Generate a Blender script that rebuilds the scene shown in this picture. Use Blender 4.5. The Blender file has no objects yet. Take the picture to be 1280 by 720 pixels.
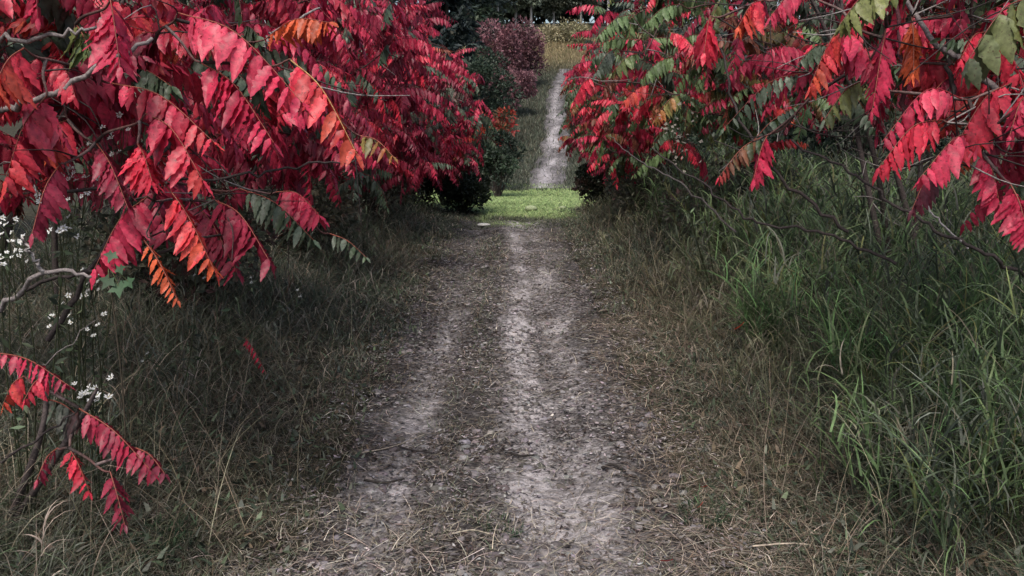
import bpy, math, numpy as np
from mathutils import Vector
R = math.radians
SC = bpy.context.scene
COL = SC.collection

# ------------------------------------------------------------------ camera
CAM_Z, F_PX, PITCH = 1.6, 1000.0, R(12.4)
cd = bpy.data.cameras.new('camera')
cd.sensor_width = 36.0
cd.lens = 36.0 * F_PX / 1280.0
cd.clip_start = 0.05
cd.clip_end = 1500.0
cam = bpy.data.objects.new('camera', cd)
COL.objects.link(cam)
cam.location = (0, 0, CAM_Z)
cam.rotation_euler = (R(90) - PITCH, 0, 0)
SC.camera = cam

# ------------------------------------------------------------------ sky, sun, exposure
SUN_EL, SUN_AZ = R(58), R(195)          # azimuth measured clockwise from +Y: behind the camera
w = bpy.data.worlds.new('World')
SC.world = w
w.use_nodes = True
nt = w.node_tree
sky = nt.nodes.new('ShaderNodeTexSky')
sky.sky_type = 'NISHITA'
sky.sun_disc = False
sky.sun_elevation = SUN_EL
sky.sun_rotation = SUN_AZ
sky.air_density = 1.0
sky.dust_density = 4.0
sky.ozone_density = 1.0
bg = nt.nodes['Background']
nt.links.new(sky.outputs[0], bg.inputs[0])
bg.inputs[1].default_value = 0.10
sl = bpy.data.lights.new('sun', 'SUN')
sl.energy = 1.5
sl.angle = R(16)
sl.color = (1.0, 0.93, 0.87)
so = bpy.data.objects.new('sun', sl)
COL.objects.link(so)
sd = Vector((math.sin(SUN_AZ) * math.cos(SUN_EL), math.cos(SUN_AZ) * math.cos(SUN_EL), math.sin(SUN_EL)))
so.rotation_euler = (-sd).to_track_quat('-Z', 'Y').to_euler()
SC.view_settings.view_transform = 'Standard'
SC.view_settings.look = 'None'
SC.view_settings.gamma = 1.0
SC.view_settings.exposure = 1.05
SC.cycles.use_denoising = True
SC.cycles.max_bounces = 6
SC.cycles.diffuse_bounces = 3
SC.cycles.glossy_bounces = 2
SC.cycles.transmission_bounces = 3

# ------------------------------------------------------------------ helpers
RNG = np.random.default_rng(7)
def U(a, b, n=None): return RNG.uniform(a, b, n)
def sstep(t): t = np.clip(t, 0, 1); return t * t * (3 - 2 * t)
def unit(v): return v / np.maximum(np.linalg.norm(v, axis=-1, keepdims=True), 1e-9)

CP, SP = math.cos(PITCH), math.sin(PITCH)
def at(px, py, y):
    """world point on the sight line of photo pixel (px, py) at world distance y"""
    a, b = (px - 640) / F_PX, (360 - py) / F_PX
    d = np.array([a, CP + b * SP, -SP + b * CP])
    return np.array([0, 0, CAM_Z]) + d * (y / d[1])
def proj(P):
    P = np.asarray(P, float)
    q = P - np.array([0, 0, CAM_Z])
    dz = np.maximum(q[..., 1] * CP - q[..., 2] * SP, 1e-3)
    up = q[..., 1] * SP + q[..., 2] * CP
    return 640 + F_PX * q[..., 0] / dz, 360 - F_PX * up / dz

_nrng = np.random.default_rng(3)
_G = _nrng.random((64, 64))
def vnoise(x, y, s=1.0):
    x = np.asarray(x, float) * s; y = np.asarray(y, float) * s
    xi = np.floor(x).astype(int); yi = np.floor(y).astype(int)
    fx = sstep(x - xi); fy = sstep(y - yi)
    g = lambda i, j: _G[i % 64, j % 64]
    return ((g(xi, yi) * (1 - fx) + g(xi + 1, yi) * fx) * (1 - fy) + (g(xi, yi + 1) * (1 - fx) + g(xi + 1, yi + 1) * fx) * fy)
def fbm(x, y, s=1.0, o=4):
    v = 0; a = 0.5; t = 0
    for k in range(o):
        v = v + a * vnoise(np.asarray(x) + 13.7 * k, np.asarray(y) - 7.3 * k, s * 2 ** k); t += a; a *= 0.5
    return v / t

class MB:
    """collects vertices, quads, triangles and a colour per vertex; build() links ONE mesh object"""
    def __init__(s): s.V = []; s.F4 = []; s.F3 = []; s.C = []; s.n = 0
    def add(s, V, F4=None, F3=None, C=(1, 1, 1)):
        V = np.asarray(V, float).reshape(-1, 3)
        if len(V) == 0: return
        C = np.broadcast_to(np.asarray(C, float), V.shape) if np.ndim(C) == 1 else np.asarray(C, float).reshape(-1, 3)
        if F4 is not None and len(F4): s.F4.append(np.asarray(F4).reshape(-1, 4) + s.n)
        if F3 is not None and len(F3): s.F3.append(np.asarray(F3).reshape(-1, 3) + s.n)
        s.V.append(V); s.C.append(C); s.n += len(V)
    def mesh(s, name, mat, smooth=True):
        me = bpy.data.meshes.new(name)
        if s.n:
            V = np.concatenate(s.V); C = np.concatenate(s.C)
            f4 = np.concatenate(s.F4) if s.F4 else np.zeros((0, 4), int)
            f3 = np.concatenate(s.F3) if s.F3 else np.zeros((0, 3), int)
            me.vertices.add(len(V)); me.vertices.foreach_set('co', V.astype(np.float32).ravel())
            nl = f4.size + f3.size
            me.loops.add(nl)
            me.loops.foreach_set('vertex_index', np.concatenate([f4.ravel(), f3.ravel()]).astype(np.int32))
            me.polygons.add(len(f4) + len(f3))
            st = np.concatenate([np.arange(len(f4)) * 4, f4.size + np.arange(len(f3)) * 3])
            me.polygons.foreach_set('loop_start', st.astype(np.int32))
            if smooth: me.polygons.foreach_set('use_smooth', np.ones(len(st), bool))
            ca = me.color_attributes.new('col', 'FLOAT_COLOR', 'POINT')
            ca.data.foreach_set('color', np.concatenate([C, np.ones((len(C), 1))], 1).astype(np.float32).ravel())
            me.update(calc_edges=True)
            me.validate()
        me.materials.append(mat)
        return me
    def build(s, name, mat, parent=None, smooth=True):
        o = bpy.data.objects.new(name, s.mesh(name, mat, smooth))
        COL.objects.link(o)
        if parent is not None: o.parent = parent
        return o

def tag(o, label=None, cat=None, group=None, kind=None):
    if label: o['label'] = label
    if cat: o['category'] = cat
    if group: o['group'] = group
    if kind: o['kind'] = kind
    return o
def thing(name, label, cat, group=None, loc=(0, 0, 0)):
    o = bpy.data.objects.new(name, None)
    o.empty_display_size = 0.1
    COL.objects.link(o)
    o.location = loc
    return tag(o, label, cat, group)
def child(mb, name, mat, root, smooth=True):
    """build a part whose vertices are in world space under a thing that stands at root.location"""
    off = np.array(root.location)
    mb.V = [v - off for v in mb.V]
    return mb.build(name, mat, root, smooth)

def tube(mb, P, rad, sides=6, col=(1, 1, 1), col2=None):
    P = np.asarray(P, float); n = len(P)
    rad = np.broadcast_to(np.asarray(rad, float), (n,))
    T = unit(np.gradient(P, axis=0))
    ref = np.array([0.31, 0.17, 0.93]) if abs(T[0, 2]) < 0.8 else np.array([0.97, 0.2, 0.1])
    A = unit(np.cross(T, ref)); B = np.cross(T, A)
    th = np.arange(sides) * 2 * math.pi / sides
    V = P[:, None] + rad[:, None, None] * (np.cos(th)[None, :, None] * A[:, None] + np.sin(th)[None, :, None] * B[:, None])
    i = np.arange(n - 1)[:, None] * sides; j = np.arange(sides)[None]; k = (j + 1) % sides
    F = np.stack([i + j, i + k, i + sides + k, i + sides + j], -1).reshape(-1, 4)
    C = np.asarray(col, float)[None, None] * np.ones((n, sides, 1))
    if col2 is not None:
        t = np.linspace(0, 1, n)[:, None, None]; C = C * (1 - t) + np.asarray(col2) * t
    mb.add(V, F, None, C.reshape(-1, 3))

def curve(P, n=8):
    """Catmull-Rom through the points"""
    P = np.asarray(P, float)
    if len(P) == 2: return P[0] + (P[1] - P[0]) * np.linspace(0, 1, n)[:, None]
    Q = np.vstack([2 * P[0] - P[1], P, 2 * P[-1] - P[-2]])
    out = []
    for i in range(1, len(Q) - 2):
        t = np.linspace(0, 1, n, endpoint=False)[:, None]
        a, b, c, d = Q[i - 1], Q[i], Q[i + 1], Q[i + 2]
        out.append(0.5 * (2 * b + (c - a) * t + (2 * a - 5 * b + 4 * c - d) * t ** 2 + (3 * b - a - 3 * c + d) * t ** 3))
    return np.vstack(out + [P[-1:]])

# ------------------------------------------------------------------ materials
def nmat(name):
    m = bpy.data.materials.new(name); m.use_nodes = True
    return m, m.node_tree.nodes, m.node_tree.links, m.node_tree.nodes['Principled BSDF']
def leaf_mat(name, rough=0.5, trans=0.3, spec=0.35, nscale=60, amt=0.35, bump=0.0, spots=0.0):
    m, N, L, P = nmat(name)
    a = N.new('ShaderNodeAttribute'); a.attribute_name = 'col'
    tc = N.new('ShaderNodeTexCoord')
    no = N.new('ShaderNodeTexNoise'); no.inputs['Scale'].default_value = nscale; no.inputs['Detail'].default_value = 3
    L.new(tc.outputs['Object'], no.inputs['Vector'])
    mr = N.new('ShaderNodeMapRange'); mr.inputs[1].default_value = 0.3; mr.inputs[2].default_value = 0.7
    mr.inputs[3].default_value = 1 - amt; mr.inputs[4].default_value = 1 + amt
    L.new(no.outputs[0], mr.inputs[0])
    mx = N.new('ShaderNodeMix'); mx.data_type = 'RGBA'; mx.blend_type = 'MULTIPLY'; mx.inputs[0].default_value = 1
    L.new(a.outputs['Color'], mx.inputs[6]); L.new(mr.outputs[0], mx.inputs[7])
    cout = mx.outputs[2]
    if spots:
        n2 = N.new('ShaderNodeTexNoise'); n2.inputs['Scale'].default_value = 130; n2.inputs['Detail'].default_value = 2; L.new(tc.outputs['Object'], n2.inputs['Vector'])
        m2 = N.new('ShaderNodeMapRange'); m2.inputs[1].default_value = 0.62; m2.inputs[2].default_value = 0.70; m2.inputs[3].default_value = 0; m2.inputs[4].default_value = spots
        L.new(n2.outputs[0], m2.inputs[0])
        x2 = N.new('ShaderNodeMix'); x2.data_type = 'RGBA'; L.new(m2.outputs[0], x2.inputs[0]); L.new(mx.outputs[2], x2.inputs[6]); x2.inputs[7].default_value = (0.06, 0.02, 0.02, 1)
        cout = x2.outputs[2]
    L.new(cout, P.inputs['Base Color'])
    P.inputs['Roughness'].default_value = rough
    P.inputs['Specular IOR Level'].default_value = spec
    if bump:
        bp = N.new('ShaderNodeBump'); bp.inputs['Strength'].default_value = bump; bp.inputs['Distance'].default_value = 0.004
        L.new(no.outputs[0], bp.inputs['Height']); L.new(bp.outputs[0], P.inputs['Normal'])
    if trans:
        tr = N.new('ShaderNodeBsdfTranslucent'); L.new(cout, tr.inputs['Color'])
        ms = N.new('ShaderNodeMixShader'); ms.inputs[0].default_value = trans
        L.new(P.outputs[0], ms.inputs[1]); L.new(tr.outputs[0], ms.inputs[2])
        L.new(ms.outputs[0], N['Material Output'].inputs['Surface'])
    return m
def ground_mat(name, cols, scale, bump, rough=0.95, dist=0.02):
    m, N, L, P = nmat(name)
    tc = N.new('ShaderNodeTexCoord')
    n1 = N.new('ShaderNodeTexNoise'); n1.inputs['Scale'].default_value = scale; n1.inputs['Detail'].default_value = 9; n1.inputs['Roughness'].default_value = 0.72
    L.new(tc.outputs['Object'], n1.inputs['Vector'])
    cr = N.new('ShaderNodeValToRGB')
    while len(cr.color_ramp.elements) < len(cols): cr.color_ramp.elements.new(0.5)
    for e, (p, c) in zip(cr.color_ramp.elements, cols): e.position = p; e.color = (*c, 1)
    L.new(n1.outputs[0], cr.inputs[0]); L.new(cr.outputs[0], P.inputs['Base Color'])
    bp = N.new('ShaderNodeBump'); bp.inputs['Strength'].default_value = bump; bp.inputs['Distance'].default_value = dist
    L.new(n1.outputs[0], bp.inputs['Height']); L.new(bp.outputs[0], P.inputs['Normal'])
    P.inputs['Roughness'].default_value = rough; P.inputs['Specular IOR Level'].default_value = 0.15
    return m
def path_mat(name):
    """dry mud where the wheels run (attribute col.r), dark trodden litter elsewhere, broken up by noise"""
    m, N, L, P = nmat(name)
    tc = N.new('ShaderNodeTexCoord'); a = N.new('ShaderNodeAttribute'); a.attribute_name = 'col'
    sp = N.new('ShaderNodeSeparateColor'); L.new(a.outputs['Color'], sp.inputs[0])
    def noise(s, d=6, r=0.65, st=(1, 1, 1)):
        mp = N.new('ShaderNodeMapping'); mp.inputs['Scale'].default_value = st
        L.new(tc.outputs['Object'], mp.inputs['Vector'])
        n = N.new('ShaderNodeTexNoise'); n.inputs['Scale'].default_value = s; n.inputs['Detail'].default_value = d; n.inputs['Roughness'].default_value = r
        L.new(mp.outputs[0], n.inputs['Vector']); return n.outputs[0]
    def math_(op, x, y):
        n = N.new('ShaderNodeMath'); n.operation = op
        for k, v in enumerate((x, y)):
            if isinstance(v, (int, float)): n.inputs[k].default_value = v
            else: L.new(v, n.inputs[k])
        return n.outputs[0]
    big, mid, fine = noise(3.2, 6, 0.65, (1, 0.6, 1)), noise(15, 8, 0.72, (.8, 1.8, 1)), noise(70, 5, 0.7, (.7, 1.7, 1))
    v = math_('ADD', math_('MULTIPLY', sp.outputs[0], 1.05), math_('MULTIPLY', math_('SUBTRACT', big, 0.5), 0.9))
    v = math_('ADD', v, math_('MULTIPLY', math_('SUBTRACT', mid, 0.5), 2.6))  # also darkens the gaps between clods: their shade put into the colour
    v = math_('ADD', v, math_('MULTIPLY', math_('SUBTRACT', fine, 0.5), 1.4))
    cr = N.new('ShaderNodeValToRGB')
    for _ in range(2): cr.color_ramp.elements.new(0.5)
    for e, (p, c) in zip(cr.color_ramp.elements, [(0.05, (0.040, 0.036, 0.035)), (0.36, (0.115, 0.106, 0.105)), (0.66, (0.22, 0.205, 0.204)), (1.0, (0.42, 0.395, 0.40))]):
        e.position = p; e.color = (*c, 1)
    L.new(v, cr.inputs[0]); L.new(cr.outputs[0], P.inputs['Base Color'])
    h = math_('ADD', math_('MULTIPLY', mid, 1.0), math_('MULTIPLY', fine, 0.4))
    bp = N.new('ShaderNodeBump'); bp.inputs['Strength'].default_value = 0.9; bp.inputs['Distance'].default_value = 0.03
    L.new(h, bp.inputs['Height']); L.new(bp.outputs[0], P.inputs['Normal'])
    P.inputs['Roughness'].default_value = 0.9; P.inputs['Specular IOR Level'].default_value = 0.2
    return m

M_LEAF = leaf_mat('sumac_leaf', 0.46, 0.3, 0.4, 70, 0.30, 0.3, 0.7)
M_BUSH = leaf_mat('bush_leaf', 0.55, 0.25, 0.3, 30, 0.35)
M_GRASS = leaf_mat('grass_blade', 0.55, 0.4, 0.25, 25, 0.3)
M_DRY = leaf_mat('dry_straw', 0.8, 0.1, 0.15, 40, 0.35)
M_BARK = leaf_mat('bark', 0.85, 0, 0.2, 120, 0.45, 0.6)
M_PETAL = leaf_mat('white_petal', 0.6, 0.25, 0.2, 50, 0.08)
M_STONE = leaf_mat('pale_stone_or_patch', 0.85, 0, 0.2, 60, 0.25, 0.5)
M_PATH = path_mat('trodden_mud')
M_GROUND = ground_mat('thatch_ground', [(0.3, (0.016, 0.014, 0.010)), (0.5, (0.035, 0.034, 0.022)), (0.72, (0.085, 0.075, 0.05))], 14, 0.9)

# ------------------------------------------------------------------ terrain
_ky = np.array([-60, 0, 10.5, 12, 16, 19, 22, 26, 48, 75, 95, 130, 400.])
_kz = np.array([0, 0, 0, 0, -0.20, -0.40, -0.46, -0.05, 4.1, 9.0, 11.5, 12.5, 13.])
_ty = np.linspace(-60, 400, 4601)
_tz = np.interp(_ty, _ky, _kz)
_tz = np.convolve(np.pad(_tz, 12, mode='edge'), np.ones(25) / 25, 'valid')
def track_x(y): return np.where(y < 12, 0.0, np.where(y < 24, 1.08 * sstep((np.asarray(y) - 12) / 12), 1.08 + (np.asarray(y) - 24) * 0.080 + 0.13 * np.sin((np.asarray(y) - 24) * 0.32)))
def gz(x, y):
    x = np.asarray(x, float); y = np.asarray(y, float)
    z = np.interp(y, _ty, _tz)
    near = 1 - sstep((y - 10.5) / 4)
    ax = np.abs(x + 0.08)
    z = z + near * (0.26 * sstep((ax - 0.85) / 1.6) + 0.04 * sstep((ax - 0.6) / 0.3))
    rut = np.exp(-((x - 0.2) / 0.2) ** 2) + np.exp(-((x + 0.5) / 0.15) ** 2)
    z = z - 0.045 * rut * near
    z = z + 0.05 * (fbm(x, y, 1.3, 3) - 0.5) + 0.02 * (vnoise(x, y, 5.5) - 0.5)
    return z
def path_z(x, y):
    lump = fbm(x * 13 + 2 * vnoise(x, y, 6), y * 29, 1.0, 4)
    return gz(x, y) + 0.018 * (fbm(x, y * 1.7, 8, 3) - 0.5) + 0.050 * (np.abs(lump - 0.5) * -1.6 + 0.2) * (0.35 + 0.9 * fbm(x + 7, y, 2.1, 2)) + 0.006

def grid(mb, X, Y, zf, colf=None):
    gx, gy = np.meshgrid(X, Y)
    V = np.stack([gx, gy, zf(gx, gy)], -1)
    nx, ny = len(X), len(Y)
    i = np.arange(ny - 1)[:, None] * nx; j = np.arange(nx - 1)[None]
    F = np.stack([i + j, i + j + 1, i + nx + j + 1, i + nx + j], -1).reshape(-1, 4)
    C = np.ones_like(V) if colf is None else colf(gx, gy)
    mb.add(V, F, None, C.reshape(-1, 3))
def spaced(a, b, fine, lo, hi, grow=1.18):
    v = list(np.arange(a, b + 1e-6, fine)); s = fine
    while v[-1] < hi: s = min(s * grow, 14); v.append(v[-1] + s)
    s = fine
    while v[0] > lo: s = min(s * grow, 14); v.insert(0, v[0] - s)
    return np.array(v)
def ground_z(x, y):
    near = (np.abs(x + 0.05) < 0.8) & (y > -3) & (y < 12.3)
    far = (np.abs(x - track_x(y)) < 0.62) & (y > 21.8) & (y < 47.5)
    return gz(x, y) - 0.05 * near - 0.08 * far
mb = MB()
grid(mb, spaced(-3, 4.5, 0.08, -160, 160), spaced(0, 16, 0.09, -30, 380, 1.06), ground_z)
tag(mb.build('ground', M_GROUND), kind='structure')

def wear(x, y):
    wob = 0.05 * (fbm(x * 0 + 3, y, 0.9, 2) - 0.5) * 2
    r = np.exp(-((x - 0.06 - wob) / 0.13) ** 2) * 0.80 + 0.52 * np.exp(-((x - 0.36 - wob) / 0.17) ** 2)
    l = 0.50 * np.exp(-((x + 0.50 + wob + 0.015 * (5 - np.minimum(y, 6))) / 0.13) ** 2)
    l = l * (1 - 0.55 * sstep((y - 4.5) / 2.5))
    return np.clip(r + l, 0, 1.0) * (0.72 + 0.25 * sstep((y - 2.3) / 0.8) - 0.28 * sstep((y - 5) / 5)) * (0.1 + 1.8 * fbm(x * 1.4, y * 1.1, 2.3, 3)) + .08
def edge_drop(x, y, c, hw):
    e = np.abs(x - c) - hw - 0.14 * (fbm(x * 0 + np.sign(x - c) * 5, y, 1.7, 3) - 0.5)
    return -0.10 * sstep((e + 0.10) / 0.12)
mb = MB()
Yp = np.concatenate([np.arange(-2.9, 1.8, 0.06), np.arange(1.8, 5, 0.009), np.arange(5, 8, 0.02), np.arange(8, 12.25, 0.06)])
grid(mb, np.arange(-1.0, 0.92, 0.012), Yp, lambda x, y: path_z(x, y) + edge_drop(x, y, -0.05, 0.82), lambda x, y: np.repeat(wear(x, y)[..., None], 3, -1))
tag(mb.build('path', M_PATH), kind='structure')
mb = MB()
S = np.linspace(-0.8, 0.8, 33); Yh = np.arange(21.6, 47.5, 0.15)
gs, gy = np.meshgrid(S, Yh); gx = gs + track_x(gy)
he = np.abs(gs) - 0.56 + 0.16 * sstep((gy - 26) / 14) - 0.55 * (fbm(np.sign(gs) * 5 + gs * .6, gy, 0.9, 4) - 0.5)
zz = gz(gx, gy) + 0.03 - 0.16 * sstep((he + 0.08) / 0.14)
wr = (0.22 + 0.72 * np.exp(-((gs + 0.10 + .16 * (fbm(gs * 0, gy, .5, 2) - .5)) / 0.30) ** 2) + 0.3 * np.exp(-((gs - 0.42) / 0.12) ** 2)) * (0.15 + 1.25 * fbm(gs * 2, gy * .8, 1.4, 3)) * (0.9 - 0.3 * sstep((gy - 28) / 14))
nx, ny = len(S), len(Yh)
i = np.arange(ny - 1)[:, None] * nx; j = np.arange(nx - 1)[None]
mb.add(np.stack([gx, gy, zz], -1), np.stack([i + j, i + j + 1, i + nx + j + 1, i + nx + j], -1).reshape(-1, 4), None, np.repeat(wr[..., None], 3, -1).reshape(-1, 3))
tag(mb.build('hill_path', M_PATH), kind='structure')

# ------------------------------------------------------------------ grass
def blades(mb, P, H, W, az, l0, l1, C0, C1, segs=4, twist=None):
    """N curved ribbons: base P, length H, lean from the vertical l0 at the root to l1 at the tip"""
    N = len(P)
    t = np.linspace(0, 1, segs + 1)
    lean = l0[:, None] + (l1 - l0)[:, None] * t[None] ** 1.2
    dl = (H / segs)[:, None]
    hx = np.sin(lean) * dl; hz = np.cos(lean) * dl
    az_t = az[:, None] + (0 if twist is None else twist[:, None] * t[None])
    st = np.stack([np.cos(az_t) * hx, np.sin(az_t) * hx, hz], -1)
    Q = P[:, None] + np.concatenate([np.zeros((N, 1, 3)), np.cumsum(st[:, :-1], 1)], 1)
    sa = az + np.pi / 2 + U(-0.9, 0.9, N)
    S = np.stack([np.cos(sa), np.sin(sa), np.zeros(N)], -1)[:, None]
    wid = (W[:, None] * np.clip(1.15 - t, 0.1, 1)[None] ** 0.6)[..., None] * 0.5
    wid[:, -1] *= 0.25
    V = np.stack([Q - S * wid, Q + S * wid], 2)                      # N, segs+1, 2, 3
    b = np.arange(N)[:, None] * (2 * (segs + 1)); k = np.arange(segs)[None] * 2
    F = np.stack([b + k, b + k + 1, b + k + 3, b + k + 2], -1).reshape(-1, 4)
    C = C0[:, None, None] + (C1 - C0)[:, None, None] * t[None, :, None, None]
    mb.add(V, F, None, np.broadcast_to(C, V.shape).reshape(-1, 3))
def mixcol(n, pal, wts, jit=0.25):
    idx = RNG.choice(len(pal), n, p=np.array(wts) / np.sum(wts))
    v = np.where(U(0, 1, (n, 1)) < 0.12, U(1.3, 1.9, (n, 1)), U(1 - 1.6 * jit, 1 + jit, (n, 1))) if jit >= .25 else U(1 - jit, 1 + jit, (n, 1))
    return np.array(pal)[idx] * v * U(0.93, 1.07, (n, 3))
def scatter(n, x0, x1, y0, y1, ypow=1.0, dens=None):
    y = y0 + (y1 - y0) * U(0, 1, n) ** ypow; x = U(x0, x1, n)
    if dens is not None:
        k = U(0, 1, n) < dens(x, y); x, y = x[k], y[k]
    return x, y
G_DARK, G_MID, G_BRT = (0.050, 0.066, 0.045), (0.098, 0.132, 0.078), (0.135, 0.205, 0.090)
G_GREY, G_BRN, G_STR = (0.145, 0.158, 0.125), (0.145, 0.112, 0.078), (0.36, 0.32, 0.25)

def verge(name, side, n, label=None):
    mb = MB()
    x, y = scatter(n, 0.62, 4.6, 1.7, 14, 1.7, lambda x, y: sstep((x - 0.62 + 0.5 * (fbm(y, y * 0 + side, 1.5) - 0.5)) / 0.5) * np.where(x > 2.8, 0.6, 1))
    x = x * side
    N = len(x)
    ax = np.abs(x)
    tall = sstep((ax - 0.8) / 1.3)
    P = np.stack([x, y, gz(x, y) - 0.01], -1)
    cl = fbm(x, y, 2.2, 3)
    H = (0.07 + 0.30 * tall) * U(0.5, 1.35, N) * (0.55 + 0.9 * cl)
    if side > 0: H *= 1.12
    W = U(0.0026, 0.0065, N) * np.clip(y / 4, 0.8, 2.4)
    brn = sstep((fbm(x + 9, y, 0.9, 2) - 0.45) * 5)
    c = mixcol(N, [G_DARK, G_MID, G_GREY, G_BRN, G_STR], [2.6, 3.2, 4.2, 1.4, 2.2] if side < 0 else [3.2, 3.2, 2.6, 2.4, 1.4])
    near_edge = 1 - tall
    c = c * (1 - 0.45 * (brn * (0.3 + 0.7 * near_edge))[:, None]) + np.array([0.14, 0.102, 0.068]) * 0.45 * (brn * (0.3 + 0.7 * near_edge))[:, None]
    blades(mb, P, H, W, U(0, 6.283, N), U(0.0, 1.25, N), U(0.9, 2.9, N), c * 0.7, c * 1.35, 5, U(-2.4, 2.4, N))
    # broad weed leaflets low in the sward
    n2 = N // 7
    i = RNG.integers(0, N, n2)
    P2 = P[i] + np.stack([U(-.04, .04, n2), U(-.04, .04, n2), U(0.02, 0.18, n2) * (0.3 + tall[i])], -1)
    c2 = mixcol(n2, [G_DARK, G_MID, G_GREY, G_BRN], [3, 3, 2, 1.5])
    blades(mb, P2, U(0.025, 0.06, n2), U(0.010, 0.022, n2), U(0, 6.283, n2), U(0.6, 1.4, n2), U(1.2, 2.2, n2), c2, c2, 2)
    tag(mb.build(name, M_GRASS), label, kind='stuff')
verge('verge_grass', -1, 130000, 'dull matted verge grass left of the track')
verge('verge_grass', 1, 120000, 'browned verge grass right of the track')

# tall leafy green grass banked up below the right-hand sumacs: blades leave the culms at every height
def culms(mb, x, y, z, H, nb, c, bl=(.12, .32), bw=(.005, .011), fan=None):
    n = len(x); i = np.repeat(np.arange(n), nb); N = len(i); az = U(0, 6.283, n) if fan is None else fan
    t = U(0, 1, N) ** .8; ln = U(0.05, 0.45, n)
    hh = t * H[i]; off = np.sin(ln[i] * (.4 + t)) * hh
    P = np.stack([x[i] + np.cos(az[i]) * off, y[i] + np.sin(az[i]) * off, z[i] + hh * np.cos(ln[i] * .7) - .01], -1)
    sz = np.clip(np.abs(y[i]) / 4, .9, 1.9)
    C = c[i] * U(.65, 1.4, (N, 1))
    dead = U(0, 1, N) < .12; C[dead] = np.array([.24, .21, .15]) * U(.6, 1.2, (int(dead.sum()), 1)); sz = np.where(dead, sz * .5, sz)
    blades(mb, P, U(*bl, N), U(*bw, N) * sz, az[i] + U(-2.2, 2.2, N), U(.1, 1.0, N), U(1.0, 2.6, N), C * .75, C * 1.3, 5, U(-.8, .8, N))
    blades(mb, np.stack([x, y, z - .01], -1), H * 1.05, U(.002, .0035, n), az, ln * .4, ln * 1.2, c * .8, c * 1.1, 4)
def tall_grass():
    mb = MB()
    x, y = scatter(9000, 0.95, 4.5, 2.25, 13, 1.35, lambda x, y: sstep((x - 1.22 + 0.032 * np.minimum(y, 9) - .25 * (fbm(y, y * 0, 1.3, 2) - .5)) / 0.35) * (0.35 + 0.65 * sstep((fbm(x + 4, y + 1, 1.1, 3) - 0.36) * 6)))
    N = len(x); inner = sstep((x - 1.05) / .9)
    c = mixcol(N, [G_MID, G_BRT, G_DARK, G_GREY, (.14, .15, .06)], [3.6, 4.2, 1.8, 1.4, 1.0], .24)
    dry = (1 - sstep((x - 1.25 + .35 * (fbm(x + 2, y, 1.4, 3) - .5)) / .55)) * sstep((y - 2.6) / 1.2)
    k = U(0, 1, N) > .45 * dry; x, y, c, inner, dry = x[k], y[k], c[k], inner[k], dry[k]; N = len(x)
    c = c * (1 - .7 * dry[:, None]) + mixcol(N, [(.19, .155, .105), (.13, .105, .075), (.27, .23, .17), (.13, .145, .095)], [3, 2, 1.2, 2], .2) * .7 * dry[:, None]
    H = (U(.18, .55, N) + .42 * inner * U(.5, 1, N)) * (1 - .45 * dry)
    j = dry > .4
    culms(mb, x[~j], y[~j], gz(x[~j], y[~j]), H[~j], 9, c[~j])
    culms(mb, x[j], y[j], gz(x[j], y[j]), H[j], 10, c[j], (.05, .18), (.003, .007))
    tag(mb.build('tall_grass', M_GRASS), 'tall leafy dark green grass banked up under the sumacs right of the track', kind='stuff')
    mb = MB()
    x, y = scatter(3600, -4.4, -0.95, 1.9, 13, 1.35, lambda x, y: sstep((-x - 1.35 + 0.03 * np.minimum(y, 9)) / 0.6) * (0.25 + 0.75 * sstep((fbm(x + 1, y + 6, 1.1, 3) - 0.4) * 6)))
    N = len(x)
    c = mixcol(N, [G_MID, G_DARK, G_GREY, G_BRN, G_STR], [3, 1.6, 4, 1.0, .8], .24)
    culms(mb, x, y, gz(x, y), U(.12, .5, N), 9, c, (.06, .18), (.003, .008))
    tag(mb.build('weedy_grass', M_GRASS), 'grey green weedy grass standing under the sumacs left of the track', kind='stuff')
tall_grass()

mb = MB()
x, y = scatter(1500, 0.9, 4.0, 2.3, 11, 1.4); x = x * RNG.choice([-1, 1], len(x)); N = len(x)
c = mixcol(N, [(.34, .30, .22), (.26, .22, .16), (.20, .17, .12)], [2, 3, 2], .2)
P = np.stack([x, y, gz(x, y) - .01], -1); az = U(0, 6.283, N)
blades(mb, P, U(.25, .75, N), U(.002, .0034, N), az, U(0, .7, N), U(.4, 1.9, N), c * .8, c * 1.1, 6, U(-.6, .6, N))
tag(mb.build('dead_stalks', M_DRY), 'thin pale dead stalks standing among the verge grass', kind='stuff')

# short grass along the crown of the track and its edges
mb = MB()
x, y = scatter(60000, -1.15, 1.15, 1.9, 12.8, 1.5, lambda x, y: np.clip((0.95 - wear(x, y) * 1.25) * (0.08 + sstep((fbm(x, y, 2.6, 3) - 0.42) * 6)) * (0.30 + 0.7 * np.maximum(sstep((np.abs(x + 0.05) - 0.62) / 0.3), np.exp(-((x + 0.24) / 0.13) ** 2)) + 0.4 * sstep((y - 6) / 4)), 0, 1))
N = len(x)
c = mixcol(N, [G_MID, G_GREY, G_BRN, G_STR, G_DARK], [3, 3, 3, 1.6, 2])
blades(mb, np.stack([x, y, path_z(x, y) - 0.004], -1), U(0.02, 0.09, N), U(0.002, 0.004, N) * np.clip(y / 4, 0.9, 2.2), U(0, 6.283, N), U(0.2, 1.3, N), U(1.0, 2.2, N), c * 0.8, c * 1.2, 3, U(-1, 1, N))
tag(mb.build('track_grass', M_GRASS), 'thin trodden grass on the crown and edges of the track', kind='stuff')

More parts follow.
